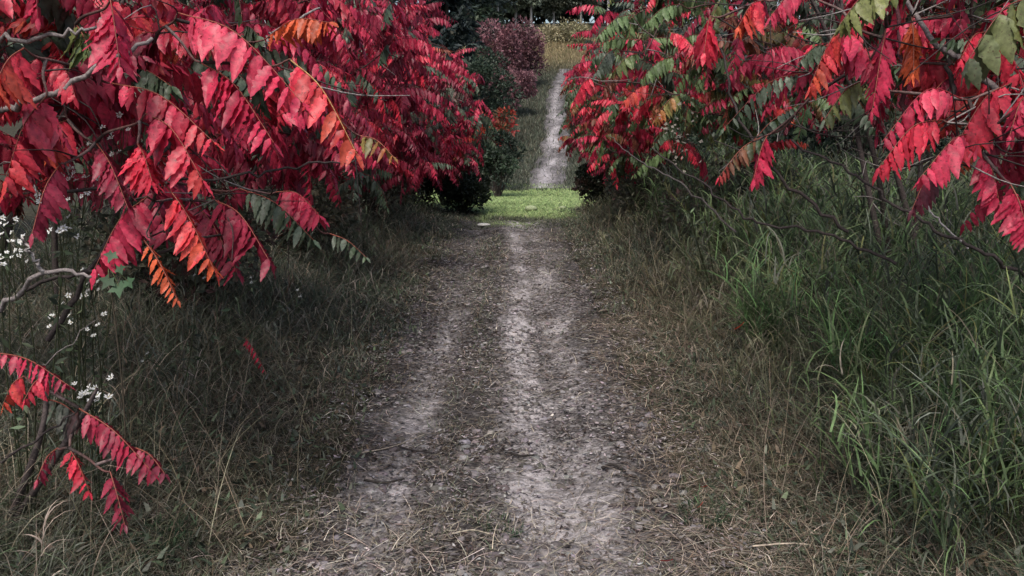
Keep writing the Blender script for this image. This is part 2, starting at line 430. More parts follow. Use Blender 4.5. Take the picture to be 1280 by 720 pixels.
# mown grass in the dip, its open-sky light put into the colour; drab grass on the hill
mb = MB()
x, y = scatter(110000, -3.2, 4, 11.2, 22.5, 1.2)
N = len(x)
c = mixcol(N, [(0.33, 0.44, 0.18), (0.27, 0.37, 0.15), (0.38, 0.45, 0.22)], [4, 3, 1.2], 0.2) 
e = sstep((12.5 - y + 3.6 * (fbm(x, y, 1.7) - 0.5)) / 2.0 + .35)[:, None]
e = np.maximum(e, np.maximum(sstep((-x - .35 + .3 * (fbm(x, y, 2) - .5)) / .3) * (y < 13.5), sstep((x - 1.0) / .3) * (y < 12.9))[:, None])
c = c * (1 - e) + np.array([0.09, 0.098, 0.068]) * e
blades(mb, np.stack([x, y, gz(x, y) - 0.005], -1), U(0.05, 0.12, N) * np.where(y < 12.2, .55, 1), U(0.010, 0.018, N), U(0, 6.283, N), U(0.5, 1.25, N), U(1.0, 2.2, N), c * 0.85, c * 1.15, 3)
tag(mb.build('meadow_grass', M_GRASS), 'bright green mown grass in the dip at the end of the track', kind='stuff')
mb = MB()
x, y = scatter(170000, -8, 12, 21, 62, 1.3, lambda x, y: np.where(y > 47.3, 1, 1 - 0.92 * sstep((0.22 - .16 * sstep((y - 26) / 14) + 0.70 * fbm(x, y, 1.3, 3) - np.abs(x - track_x(y) + .03)) / .16)))
N = len(x)
dry = sstep((y - 44) / 8)[:, None]
c = mixcol(N, [(0.125, 0.138, 0.10), (0.09, 0.105, 0.072), (0.18, 0.175, 0.13)], [3, 3, 1]) * (1 - dry) + mixcol(N, [(0.34, 0.27, 0.15), (0.25, 0.22, 0.11)], [2, 1]) * dry
blades(mb, np.stack([x, y, gz(x, y) - 0.01], -1), U(0.08, 0.22, N) * (1 + 1.6 * dry[:, 0]), U(0.015, 0.03, N) * (1 + 0.6 * dry[:, 0]), U(0, 6.283, N), U(0, 0.6, N), U(0.5, 1.6, N), c * 0.85, c * 1.1, 3)
tag(mb.build('hillside_grass', M_GRASS), 'drab grass on the far hillside turning straw pale at the top', kind='stuff')

# straw and leaf litter on the track and verges
mb = MB()
def lying(n, x0, x1, y0, y1, l0, l1, w0, w1, pal, wts, dens=None, lift=0.012, yp=1.6):
    x, y = scatter(n, x0, x1, y0, y1, yp, dens); N = len(x)
    z = np.where(np.abs(x + 0.05) < 0.8, path_z(x, y), gz(x, y)) + U(0.001, lift, N) + 0.05 * sstep((np.abs(x) - 0.9) / 0.6) * U(0, 1, N)
    c = mixcol(N, pal, wts, 0.35)
    blades(mb, np.stack([x, y, z], -1), U(l0, l1, N) * U(0.4, 1, N), U(w0, w1, N) * np.clip(y / 4, 0.9, 2), U(0, 6.283, N), U(1.25, 1.6, N), U(1.45, 1.95, N), c, c, 3, U(-1.4, 1.4, N))
lying(30000, -1.6, 1.9, 1.9, 11, 0.04, 0.22, 0.0018, 0.0038, [(0.30, 0.26, 0.21), (0.20, 0.172, 0.138), (0.12, 0.10, 0.08), (0.40, 0.37, 0.31)], [2, 4, 3, 1], lambda x, y: 0.15 + 0.85 * sstep((fbm(x + 2, y, 1.7, 3) - 0.38) * 5) * (1 - 0.75 * np.clip(wear(x, y), 0, 1)))
lying(9000, 0.55, 1.9, 1.9, 6, 0.06, 0.25, 0.002, 0.004, [(0.32, 0.275, 0.215), (0.20, 0.16, 0.125), (0.13, 0.10, 0.078)], [2, 3, 3], None, 0.03)
tag(mb.build('straw_litter', M_DRY), 'cut straw and dead stalks littering the track', kind='stuff')
mb = MB()
lying(42000, -1.1, 1.1, 1.9, 11, 0.012, 0.05, 0.006, 0.016, [(0.035, 0.028, 0.024), (0.075, 0.058, 0.048), (0.13, 0.105, 0.09)], [4, 3, 1.4], lambda x, y: np.clip(1.05 - wear(x, y) * 1.45, 0.04, 1) * (0.15 + 0.85 * sstep((fbm(x, y + 5, 2.4, 3) - 0.4) * 5)), 0.01)
lying(5000, -1.0, 0.95, 1.9, 3.1, 0.05, 0.22, 0.0018, 0.0038, [(0.30, 0.26, 0.21), (0.20, 0.172, 0.138), (0.40, 0.37, 0.31)], [2, 3, 1], None, 0.02)
lying(34000, -1.0, 0.95, 1.9, 10, 0.010, 0.045, 0.006, 0.018, [(0.19, 0.172, 0.17), (0.26, 0.24, 0.24), (0.11, 0.097, 0.092), (0.05, 0.042, 0.04)], [3, 2.2, 2.6, 1.0], lambda x, y: (0.2 + 0.8 * sstep((fbm(x + 9, y * 1.5, 2.2, 3) - 0.38) * 5)), 0.012)
tag(mb.build('leaf_litter', M_DRY), 'dark crumbled leaf litter trodden into the track', kind='stuff')

# broken clods of mud on the track
mb = MB()
x, y = scatter(6500, -0.8, 0.72, 1.9, 7.5, 1.5, lambda x, y: 0.15 + 0.85 * sstep((fbm(x + 3, y * 1.3 + 2, 2.6, 3) - 0.42) * 6))
N = len(x); th = np.arange(6) * np.pi / 3
rad = (U(0, 1, N) ** 1.8 * .022 + .005)[:, None] * U(.7, 1.3, (N, 6)) * np.where(y > 4, .75, 1)[:, None]
zc = path_z(x, y)
ring = np.stack([x[:, None] + rad * np.cos(th) * 1.25, y[:, None] + rad * np.sin(th) * .8, zc[:, None] - .004 + 0 * rad], -1)
rin = np.stack([x[:, None] + rad * np.cos(th + .3) * .8, y[:, None] + rad * np.sin(th + .3) * .5, zc[:, None] + rad * .45 * U(.6, 1.3, (N, 6))], -1)
V = np.concatenate([ring, rin], 1); b = np.arange(N)[:, None] * 12
F4 = np.concatenate([b + [i, (i + 1) % 6, 6 + (i + 1) % 6, 6 + i] for i in range(6)] + [b + [6, 7, 8, 9], b + [6, 9, 10, 11]])
c = mixcol(N, [(0.15, 0.138, 0.138), (0.20, 0.188, 0.192), (0.08, 0.072, 0.069)], [3, 1.3, 3], .2)
mb.add(V, F4, None, np.repeat(c, 12, 0))
tag(mb.build('mud_clods', M_STONE, smooth=False), 'small broken clods of dried mud on the track', kind='stuff')

# ------------------------------------------------------------------ sumac fronds
def fronds(mb, Rk, S, lmax, droop, C0, C1, CR, npairs=11, steps=6, serr=0.0, hang=0.25, jit=1.0, wid=0.135, rr=0.0022, curl=0.12):
    """N compound leaves. Rk (N,K,3) rachis points, S (N,3) side vectors, lmax leaflet length, droop below the side, C0/C1 leaflet colour at base/tip of the leaf"""
    N, K, _ = Rk.shape
    tl = np.concatenate([np.repeat(np.linspace(0.14, 0.965, npairs), 2), [1.0]])
    sg = np.concatenate([np.tile([1, -1], npairs), [1]])
    Lf = len(tl)
    fi = tl * (K - 1); i0 = np.minimum(fi.astype(int), K - 2); fr = (fi - i0)[None, :, None]
    B = Rk[:, i0] * (1 - fr) + Rk[:, i0 + 1] * fr
    T = unit(Rk[:, i0 + 1] - Rk[:, i0])
    Sx = unit(S[:, None] - (S[:, None] * T).sum(-1, keepdims=True) * T)
    Un = np.cross(T, Sx)
    Un = np.where(Un[..., 2:3] < -0.05, -Un, Un)
    d = droop[:, None] + U(-0.22, 0.22, (N, Lf)) * jit
    f = 0.42 + U(-0.18, 0.18, (N, Lf)) * jit
    last = (np.arange(Lf) == Lf - 1)[None, :, None]
    a = np.cos(d)[..., None] * sg[None, :, None] * Sx - np.sin(d)[..., None] * Un + f[..., None] * T
    a[..., 2] -= hang * U(0.4, 1.4, (N, Lf))
    a = unit(np.where(last, T + np.array([0, 0, -0.25]), a))
    wv = np.where(last, Sx, T)
    wv = unit(wv - (wv * a).sum(-1, keepdims=True) * a)
    n = np.cross(a, wv) * np.where(last, 1, -sg[None, :, None]); 
    tw = U(-0.45, 0.45, (N, Lf, 1)) * jit
    wv, n = wv * np.cos(tw) + n * np.sin(tw), n * np.cos(tw) - wv * np.sin(tw)
    prof = np.clip(0.62 + 1.15 * tl - 1.35 * tl ** 2.2, 0.3, 1.05)
    ln = lmax[:, None] * prof[None] * U(0.82, 1.12, (N, Lf))
    ln = ln * np.where(U(0, 1, (N, Lf)) < 0.07, 0.05, 1.0)
    hw = ln * wid * U(0.8, 1.25, (N, Lf))
    u = np.linspace(0, 1, steps + 1)
    wp = np.sin(np.pi * np.clip(u, 0.0, 1) ** 0.72) ** 0.85
    wp[0] = 0.10; wp[-1] = 0.02
    if serr: wp = wp * (1 + serr * np.where(np.arange(steps + 1) % 2, 1, -1))
    cu = (curl * U(-0.4, 1.5, (N, Lf)))[..., None]
    spine = (B[:, :, None] + a[:, :, None] * (ln[..., None] * u)[..., None]
             + n[:, :, None] * (-cu * ln[..., None] * u ** 2)[..., None] + np.array([0, 0, -1]) * ((ln * 0.10)[..., None] * u ** 2)[..., None])
    off = (hw[..., None] * wp)[..., None]
    wav = (U(-0.25, 0.25, (N, Lf, steps + 1)) * hw[..., None] * wp)[..., None] * jit
    dn = n[:, :, None] * (off * 0.32)
    Lv = spine - wv[:, :, None] * off - dn + n[:, :, None] * wav
    Rv = spine + wv[:, :, None] * off - dn - n[:, :, None] * wav
    V = np.stack([Lv, spine, Rv], 3)                                 # N, Lf, steps+1, 3, 3
    b = (np.arange(N * Lf) * 3 * (steps + 1))[:, None, None]
    k = (np.arange(steps) * 3)[None, :, None]; c = np.arange(2)[None, None]
    F = np.stack([b + k + c, b + k + c + 1, b + k + c + 4, b + k + c + 3], -1).reshape(-1, 4)
    tt = np.clip(tl[None, :, None] * 0.75 + U(-0.25, 0.3, (N, Lf, 1)), 0, 1) ** 1.6
    Cl = (C0[:, None] * (1 - tt) + C1[:, None] * tt) * U(0.68, 1.26, (N, Lf, 1))
    vein = np.array([0.0, 0.10, 0.0])[None, None, None, :, None]
    Cv = Cl[:, :, None, None] * (1 - 0.12 * u[None, None, :, None, None]) + vein * Cl.max(-1)[:, :, None, None, None] * np.array([1, .55, .5]) * 0.5
    Cv = np.broadcast_to(Cv, V.shape)
    mb.add(V, F, None, Cv.reshape(-1, 3))
    # rachis: three-sided ribbon tube
    Tt = unit(np.gradient(Rk, axis=1)); S1 = unit(S[:, None] - (S[:, None] * Tt).sum(-1, keepdims=True) * Tt); U1 = np.cross(Tt, S1)
    rad = np.linspace(1.3, 0.5, K)[None, :, None] * rr
    ring = np.stack([Rk + rad * (math.cos(q) * S1 + math.sin(q) * U1) for q in (0.5, 2.6, 4.7)], 2)
    b = (np.arange(N) * K * 3)[:, None, None]; k = (np.arange(K - 1) * 3)[None, :, None]; j = np.arange(3)[None, None]; j2 = (j + 1) % 3
    mb.add(ring, np.stack([b + k + j, b + k + j2, b + k + 3 + j2, b + k + 3 + j], -1).reshape(-1, 4), None, np.broadcast_to(CR[:, None, None], ring.shape).reshape(-1, 3))

def arcs(P0, az, e0, e1, L, K=9, bend=None):
    t = np.linspace(0, 1, K)
    el = e0[:, None] + (e1 - e0)[:, None] * t[None] ** 0.9
    az_t = az[:, None] + (0 if bend is None else bend[:, None] * t[None])
    st = np.stack([np.cos(az_t) * np.cos(el), np.sin(az_t) * np.cos(el), np.sin(el)], -1) * (L / (K - 1))[:, None, None]
    return P0[:, None] + np.concatenate([np.zeros((len(P0), 1, 3)), np.cumsum(st[:, :-1], 1)], 1)

CRIM, RED, DEEP = (0.48, 0.024, 0.070), (0.57, 0.027, 0.058), (0.28, 0.020, 0.050)
MAROON, ORANGE, PINK = (0.120, 0.018, 0.034), (0.55, 0.095, 0.032), (0.57, 0.045, 0.095)
GREEN, YGREEN, SAGE, RUST = (0.055, 0.100, 0.044), (0.17, 0.19, 0.060), (0.095, 0.125, 0.090), (0.22, 0.070, 0.038)
LGREEN = (0.12, 0.19, 0.075)
# the opening over the track that stays free of sumac leaves
CLEAR = np.array([(520, -40), (592, 60), (618, 150), (640, 205), (612, 262), (740, 262), (722, 225), (690, 190), (703, 90), (714, -40)], float)
def in_clear(px, py):
    x, y = np.asarray(px, float), np.asarray(py, float); ins = np.zeros(x.shape, bool); n = len(CLEAR)
    for i in range(n):
        x0, y0 = CLEAR[i]; x1, y1 = CLEAR[(i + 1) % n]
        c = ((y0 > y) != (y1 > y)) & (x < (x1 - x0) * (y - y0) / (y1 - y0 + 1e-9) + x0); ins ^= c
    return ins
BARK1, BARK2 = (0.040, 0.032, 0.030), (0.13, 0.105, 0.10)

def sumac(label, group, base, blobs, pal, wts, lod, nst=4, heroes=(), branches=(), seed=1, flen=(0.24, 0.52), name='sumac_shrub', bare=0.0, spread=0.35, clip=True, low=None):
    """blobs: (centre, radii, number of leaf whorls). heroes: hand-placed leaves, branches: hand-placed limbs"""
    global RNG
    keep = RNG; RNG = np.random.default_rng(seed)
    bz = float(gz(base[0], base[1]))
    root = thing(name, label, 'shrub', group, (base[0], base[1], bz))
    B = np.array([base[0], base[1], bz - 0.05])
    tips = []
    for c, r, n in blobs:
        v = unit(RNG.normal(size=(n, 3))); rad = U(0.25, 1.0, n) ** 0.45
        tips.append(np.array(c) + v * rad[:, None] * np.array(r))
    tips = np.vstack(tips) if tips else np.zeros((0, 3))
    ntip = len(tips)
    H0 = np.array([h['P'][0] for h in heroes]).reshape(-1, 3)
    ctr = np.mean([b[0] for b in blobs], 0) if blobs else H0.mean(0)
    ext = np.max([b[1] for b in blobs], 0) if blobs else np.array([.3, .3, .2])
    # main stems, each with the twigs that grow from it
    stems, nodes, owner = [], [], []
    for s in range(nst):
        top = ctr + np.array([U(-1, 1), U(-1, 1), U(0.1, 0.8)]) * ext * 0.6
        b0 = B + np.array([U(-spread, spread), U(-spread, spread), 0])
        mid = b0 * 0.55 + top * 0.45 + np.array([U(-.15, .15), U(-.15, .15), 0.18]); 
        pts = curve([b0, mid, top], 7)
        m = MB(); L = np.linalg.norm(top - b0)
        tube(m, pts, np.linspace(0.017, 0.006, len(pts)) * (0.7 + 0.25 * L), 7, np.array(BARK1), np.array(BARK2) * 0.7)
        stems.append(m); nodes += list(pts[len(pts) // 3:]); owner += [s] * len(pts[len(pts) // 3:])
    nodes = np.array(nodes); owner = np.array(owner)
    ends = np.vstack([tips, H0]) if len(H0) else tips
    order = np.argsort(np.linalg.norm(ends - ctr, axis=1))
    for i in order:
        p = ends[i]
        dd = np.linalg.norm(nodes - p, axis=1) + 0.5 * np.maximum(nodes[:, 2] - p[2] + 0.05, 0)
        j = np.argmin(np.where(dd < 0.12, 9, dd)); q = nodes[j]; o = owner[j]
        dv = p - q; L = np.linalg.norm(dv)
        m1 = q + dv * 0.4 + np.array([U(-.1, .1), U(-.1, .1), -0.02]) * L; m2 = q + dv * 0.8 + np.array([0, 0, -0.06]) * L
        pts = curve([q, m1, m2, p], 4)
        g = BARK2 if U(0, 1) < 0.35 else BARK1
        tube(stems[o], pts, np.linspace(0.0075, 0.0035, len(pts)) * (0.75 + 0.3 * min(L, 1.2)), 5, g, np.array((0.12, 0.05, 0.045)))
        nodes = np.vstack([nodes, pts[3::3]]); owner = np.concatenate([owner, [o] * len(pts[3::3])])
    # fine dead twigs
    for _ in range(int(bare)):
        j = RNG.integers(0, len(nodes)); q = nodes[j]
        d = unit(RNG.normal(size=3) * [1, 1, .6]) * U(0.12, 0.4)
        pts = curve([q, q + d * .5 + RNG.normal(size=3) * .03, q + d], 3)
        tube(stems[owner[j]], pts, np.linspace(0.0032, 0.0012, len(pts)), 4, np.array(BARK1 if U(0, 1) < .6 else (0.22, 0.2, 0.19)))
    for m in stems: child(m, 'stem', M_BARK, root)
    for bpts, r0, r1, c in branches:
        m = MB(); P = curve(bpts, 8)
        P[1:-1] += RNG.normal(size=(len(P) - 2, 3)) * 0.006
        tube(m, P, np.linspace(r0, r1, len(P)), 7, np.array(c), np.array(c) * 1.1)
        child(m, 'branch', M_BARK, root)
    # leaf whorls at the branch tips
    if ntip:
        nper = RNG.integers(3, 9, ntip)
        idx = np.repeat(np.arange(ntip), nper); N = len(idx)
        P0 = tips[idx] + RNG.normal(size=(N, 3)) * 0.02
        az = U(0, 6.283, ntip)[idx] + (np.concatenate([np.arange(k) for k in nper]) * 2.4) + U(-.3, .3, N)
        L = U(*flen, N); e0 = U(-0.6, 0.7, N); e1 = e0 - U(0.6, 1.7, N)
        Rk = arcs(P0, az, e0, np.maximum(e1, -1.45), L, 8, U(-.5, .5, N))
        ok = np.ones(N, bool)
        if clip:
            for kk in (0, 4, 7):
                X, Y = proj(Rk[:, kk] + np.array([0, 0, -0.04 if kk else 0])); ok &= ~in_clear(X, Y)
        if low is not None: ok &= Rk[:, -1, 2] > low
        tone = RNG.choice(len(pal), ntip, p=np.array(wts) / np.sum(wts))[idx]
        sw = U(0, 1, N) < 0.3
        tone = np.where(sw, RNG.choice(len(pal), N, p=np.array(wts) / np.sum(wts)), tone)
        C0 = np.array([p[0] for p in pal])[tone] * U(0.75, 1.2, (N, 1)); C1 = np.array([p[1] for p in pal])[tone] * U(0.75, 1.2, (N, 1))
        S = np.stack([-np.sin(az), np.cos(az), U(-.7, .7, N)], -1)
        q = ok
        m = MB()
        steps, serr, npr = lod
        fronds(m, Rk[q], S[q], U(0.085, 0.128, N)[q], U(0.45, 1.35, N)[q], C0[q], C1[q], np.array([(0.20, 0.04, 0.04)] * N)[q], npr, steps, serr, 0.45, 1.5, 0.175, 0.002, 0.2)
        child(m, 'foliage', M_LEAF, root)
    for h in heroes:
        m = MB()
        P = np.array(h['P']); Rk = curve(P, 6); Rk = Rk[np.linspace(0, len(Rk) - 1, 13).round().astype(int)]
        T = Rk[-1] - Rk[0]; S = np.cross(T, [0, 0, 1.0]); S = unit(S + np.array([0, 1e-4, 0])); 
        if S[1] > 0: S = -S                     # side vector towards the camera
        S = S + np.array([0, 0, h.get('roll', 0.0)])
        fronds(m, Rk[None], S[None], np.array([h.get('l', 0.11) * 1.08]), np.array([h.get('d', 0.9)]), np.array([h['c'][0]]), np.array([h['c'][1]]), np.array([h.get('r', (0.30, 0.09, 0.06))]), h.get('n', 13), 12, 0.09, h.get('hang', 0.55), 1.25, h.get('w', 0.175), 0.0022, h.get('curl', 0.22))
        f = child(m, h.get('name', 'frond'), M_LEAF, root)
        if h.get('label'): f['label'] = h['label']
    RNG = keep
    return root
def hero(a, b, y0, y1, c, sag=0.05, **k):
    """a leaf whose stalk runs from photo pixel a at distance y0 to pixel b at distance y1, bowed upwards"""
    p, q = at(*a, y0), at(*b, y1)
    return dict(P=[p, p * .5 + q * .5 + np.array([0, 0, sag]), q], c=c, **k)
def limb(pts, r0, r1, c): return ([at(*p[:2], p[2]) for p in pts], r0, r1, c)

C_ = (CRIM, CRIM); R_ = (RED, RED); RO = (RED, ORANGE); CO = (CRIM, (0.50, 0.038, 0.038)); D_ = (DEEP, DEEP); DM = (DEEP, MAROON); P_ = (PINK, CRIM)
G_ = (GREEN, GREEN); GY = (GREEN, YGREEN); YR = (YGREEN, RED); SG = (SAGE, GREEN); MM = (MAROON, MAROON); RU = (RUST, RUST); SGR = (SAGE, DEEP); OO = (ORANGE, ORANGE); LG = (LGREEN, LGREEN)
GL, GR_ = 'sumac shrubs along the left verge', 'sumac shrubs along the right verge'
NEAR, MIDL, FARL = (9, 0.08, 12), (6, 0.0, 11), (4, 0.0, 10)
GREYB, DARKB = (0.17, 0.15, 0.145), (0.035, 0.028, 0.027)

left_heroes = [
    hero((222, 16), (378, 128), 2.75, 2.5, P_, .07, l=.13), hero((250, 78), (342, 178), 2.7, 2.5, C_, .05, l=.12),
    hero((362, 74), (446, 192), 2.6, 2.45, RO, .05, l=.115, r=(.5, .3, .12)), hero((182, 142), (254, 226), 2.55, 2.4, CO, .05, l=.125),
    hero((58, 120), (6, 226), 2.5, 2.4, CO, .04, l=.13), hero((140, 104), (268, 178), 2.65, 2.5, CO, .05, l=.11),
    hero((205, 228), (268, 338), 2.5, 2.4, RO, .03, l=.10), hero((184, 246), (118, 336), 2.55, 2.4, C_, .04, l=.12),
    hero((268, 250), (338, 328), 2.65, 2.5, D_, .05, l=.13), hero((138, 0), (150, 84), 2.5, 2.35, C_, .03, l=.12),
    hero((30, 60), (-8, 108), 2.45, 2.3, RO, .02, l=.13), hero((172, 180), (190, 226), 2.5, 2.4, R_, .02, l=.10),
    hero((180, 300), (222, 376), 2.5, 2.4, OO, .02, l=.055), hero((120, 178), (160, 260), 2.6, 2.45, D_, .03, l=.09),
    hero((75, 205), (40, 292), 2.5, 2.35, D_, .03, l=.09), hero((238, 250), (296, 340), 2.75, 2.6, D_, .04, l=.12),
    hero((330, 50), (412, 28), 3.0, 2.8, OO, .04, l=.10), hero((150, 90), (215, 108), 2.9, 2.75, SG, .03, l=.13, label='grey green leaf'),
    hero((450, 170), (492, 196), 2.7, 2.6, (YGREEN, ORANGE), .02, l=.07, n=5), hero((200, 40), (150, 70), 2.8, 2.9, D_, .03, l=.12),
    hero((95, 30), (112, 64), 2.6, 2.55, (YGREEN, GREEN), .01, l=.11, n=6, label='yellowing green leaf'), hero((85, 150), (55, 190), 2.7, 2.6, RO, .03, l=.12),
    hero((300, 236), (392, 300), 3.0, 2.85, SG, .04, l=.10, label='green leaf among red ones'), hero((345, 240), (400, 270), 3.1, 3.0, C_, .04, l=.13),
    hero((412, 292), (458, 322), 3.4, 3.3, SG, .02, l=.07, n=7, label='small green leaf'),
]
left_limbs = [
    limb([(-60, 175, 2.6), (0, 141, 2.55), (68, 116, 2.5), (125, 84, 2.5), (190, 48, 2.6)], .012, .006, GREYB),
    limb([(-70, 440, 2.7), (0, 388, 2.5), (56, 340, 2.4), (118, 345, 2.4)], .010, .005, GREYB),
    limb([(56, 340, 2.4), (40, 318, 2.38), (28, 300, 2.36)], .006, .004, (.26, .24, .23)),
    limb([(-60, 420, 2.7), (0, 385, 2.6), (60, 350, 2.55), (190, 320, 2.55), (300, 280, 2.7)], .008, .004, DARKB),
    limb([(-40, 55, 2.7), (15, 49, 2.6), (88, 40, 2.55), (140, 24, 2.6)], .009, .004, GREYB),
    limb([(70, 240, 2.6), (250, 225, 2.7), (360, 210, 2.8), (450, 197, 2.9)], .006, .003, DARKB),
    limb([(60, 425, 2.6), (105, 350, 2.6), (160, 260, 2.7), (215, 170, 2.9)], .010, .006, DARKB),
    limb([(330, 60, 3.0), (345, 40, 3.05), (400, 10, 3.2)], .006, .004, GREYB),
]
sumac('near left sumac with big crimson leaves hanging over the grass and bare grey limbs', GL, (-2.75, 3.1), [((-2.05, 3.0, 1.85), (.95, .6, .75), 34), ((-1.35, 3.3, 2.05), (.4, .5, .5), 9)],
      [C_, R_, CO, D_, RO, SG, RU], [4, 2, 2, 5, 1, 1.2, .6], NEAR, 4, left_heroes, left_limbs, 11, bare=120, low=1.12)
sumac('second left sumac, dark crimson, right behind the big hanging leaves', GL, (-2.7, 4.9), [((-1.95, 4.8, 2.0), (.95, .9, 1.0), 70)],
      [C_, D_, DM, SG, R_, CO], [4, 4, 1.4, 2.2, 1.6, .8], MIDL, 4, seed=12, bare=80, low=.95)
sumac('third left sumac, dense crimson crown halfway along the track', GL, (-2.6, 7.2), [((-1.9, 7.2, 2.05), (1.0, 1.2, 1.2), 88)],
      [C_, D_, DM, SG, R_], [4, 4, 1.4, 2.4, 1.2], MIDL, 4, seed=13, bare=60, low=.7)
sumac('fourth left sumac with grey green leaves over crimson ones', GL, (-2.4, 10.0), [((-1.75, 10, 1.95), (1.1, 1.3, 1.2), 120), ((-1.6, 9.6, 1.15), (.7, .9, .4), 26)],
      [C_, D_, DM, SG, R_, SGR], [4, 4.5, 2, 3, 1.2, 1], FARL, 4, seed=14, bare=30, low=.6)
sumac('farthest left sumac leaning over the track end beside the green dip', GL, (-2.0, 12.8), [((-1.5, 12.8, 1.75), (1.2, 1.2, 1.0), 120), ((-1.45, 12.4, 1.1), (.85, .8, .4), 36)],
      [C_, D_, DM, SG, RO, RU], [4, 3.5, 1.6, 3.2, 1, .8], FARL, 4, seed=15, low=.45)
sumac('tall maroon sumac behind the near left one', GL, (-4.6, 4.6), [((-4.1, 4.6, 2.4), (1.3, 1.3, 1.2), 90)], [D_, DM, SG, C_], [4, 3, 2, 1], FARL, 4, seed=16)
sumac('tall maroon sumac in the second row left of the track', GL, (-4.6, 8.6), [((-4.1, 8.6, 2.6), (1.4, 1.6, 1.3), 100)], [D_, DM, SG, C_], [4, 3, 2, 1], FARL, 4, seed=17)

seed_heroes = [
    hero((-12, 440), (86, 482), 2.45, 2.35, (CRIM, DEEP), .03, l=.062), hero((98, 510), (192, 592), 2.4, 2.3, (DEEP, CRIM), .03, l=.085),
    hero((86, 560), (112, 616), 2.35, 2.3, R_, .02, l=.06, n=8), hero((138, 590), (156, 656), 2.3, 2.2, DM, .01, l=.07, n=8),
    hero((56, 498), (108, 530), 2.5, 2.45, (SAGE, MAROON), .02, l=.08), hero((72, 560), (46, 600), 2.4, 2.3, (DEEP, DEEP), .02, l=.06, n=6),
    hero((30, 470), (4, 505), 2.35, 2.3, RO, .02, l=.07, n=6), hero((170, 560), (206, 592), 2.35, 2.3, DM, .02, l=.07, n=6), hero((60, 470), (30, 500), 2.4, 2.3, R_, .02, l=.06, n=6)]
sumac('low sumac sapling with a few red leaves in the left grass', GL, (-1.75, 2.5), [], None, None, None, 2, seed_heroes, [limb([(-40, 600, 2.45), (30, 560, 2.42), (98, 512, 2.4)], .005, .003, DARKB), limb([(10, 500, 2.45), (70, 445, 2.45), (120, 400, 2.5)], .002, .001, GREYB)], 21, name='sumac_sapling', spread=.05)

right_heroes = [
    hero((1204, 124), (1102, 178), 2.55, 2.45, P_, .09, l=.09, r=(.4, .05, .06)), hero((1178, 150), (1098, 210), 2.5, 2.4, R_, .05, l=.10),
    hero((1264, 104), (1192, 186), 2.5, 2.4, R_, .05, l=.12), hero((1236, 172), (1150, 222), 2.45, 2.35, P_, .06, l=.10),
    hero((1064, 28), (1012, 108), 2.8, 2.7, RO, .05, l=.10), hero((1050, 40), (1092, 84), 2.75, 2.7, C_, .03, l=.12),
    hero((1108, 34), (1090, 140), 2.7, 2.6, (CRIM, CRIM), .03, l=.085), hero((1140, 20), (1142, 92), 2.8, 2.7, OO, .02, l=.09),
    hero((1292, -4), (1208, 78), 2.3, 2.25, (YGREEN, SAGE), .05, l=.15, w=.2, n=5, label='large dull green leaf'), hero((1262, 228), (1286, 300), 2.4, 2.3, C_, .02, l=.09),
    hero((1226, 190), (1250, 258), 2.45, 2.4, C_, .03, l=.09), hero((1180, 190), (1140, 262), 2.5, 2.4, MM, .03, l=.08),
    hero((960, 168), (942, 224), 3.0, 2.9, C_, .03, l=.10), hero((955, 170), (898, 222), 3.0, 2.9, (GREEN, RED), .03, l=.07),
    hero((888, 20), (880, 66), 3.2, 3.1, R_, .03, l=.13), hero((955, 0), (922, 34), 3.0, 2.9, RO, .03, l=.10),
    hero((1010, 90), (905, 160), 3.3, 3.1, SG, .06, l=.07, label='grey green leaf'), hero((1080, 100), (1030, 150), 2.8, 2.7, (YGREEN, SAGE), .03, l=.08, label='yellow green leaf'),
    hero((1100, -10), (1050, 30), 2.6, 2.5, (YGREEN, YGREEN), .03, l=.10, label='yellow green leaf'), hero((1010, -14), (962, 22), 2.9, 2.8, P_, .03, l=.08),
    hero((1230, 40), (1200, 76), 2.7, 2.6, R_, .03, l=.10), hero((1200, 100), (1160, 124), 2.8, 2.7, DM, .03, l=.09), hero((1282, 120), (1262, 170), 2.35, 2.3, C_, .03, l=.08),
    hero((930, 190), (1000, 130), 3.4, 3.3, SG, .03, l=.06), hero((1040, 60), (1000, 76), 3.0, 2.9, SG, .03, l=.08),
]
right_limbs = [
    limb([(1330, 175, 2.6), (1272, 142, 2.6), (1215, 85, 2.65), (1160, 45, 2.75), (1120, -20, 2.9)], .013, .007, (.10, .085, .085)),
    limb([(1340, 380, 2.9), (1280, 342, 2.8), (1215, 311, 2.75), (1150, 278, 2.8), (1060, 215, 3.0), (990, 175, 3.2)], .008, .004, DARKB),
    limb([(1210, 311, 2.75), (1165, 262, 2.8), (1150, 230, 2.85)], .004, .002, (.25, .23, .23)),
    limb([(1120, 330, 3.2), (1030, 290, 3.3), (940, 275, 3.4), (870, 225, 3.6), (815, 185, 3.8)], .007, .003, DARKB),
    limb([(1060, 290, 3.3), (980, 225, 3.4), (925, 150, 3.5), (900, 60, 3.6)], .008, .005, DARKB),
    limb([(1190, 120, 2.7), (1185, 60, 2.8), (1195, -30, 2.9)], .008, .006, DARKB), limb([(1130, 150, 2.8), (1128, 90, 2.8), (1120, 0, 2.9)], .009, .007, (.06, .02, .025)),
    limb([(920, 290, 3.4), (850, 230, 3.5), (800, 200, 3.7), (760, 170, 4)], .005, .002, (.06, .052, .05)),
]
sumac('near right sumac with bright red drooping leaves and thick grey limb', GR_, (2.7, 3.3), [((1.95, 3.05, 2.05), (.8, .5, .55), 30), ((2.3, 3.0, 1.5), (.35, .4, .35), 8)],
      [C_, R_, RO, D_, GY, SG, OO], [4, 4, 2, 2.4, 1.4, 1.4, .8], NEAR, 4, right_heroes, right_limbs, 31, bare=240, low=1.15)
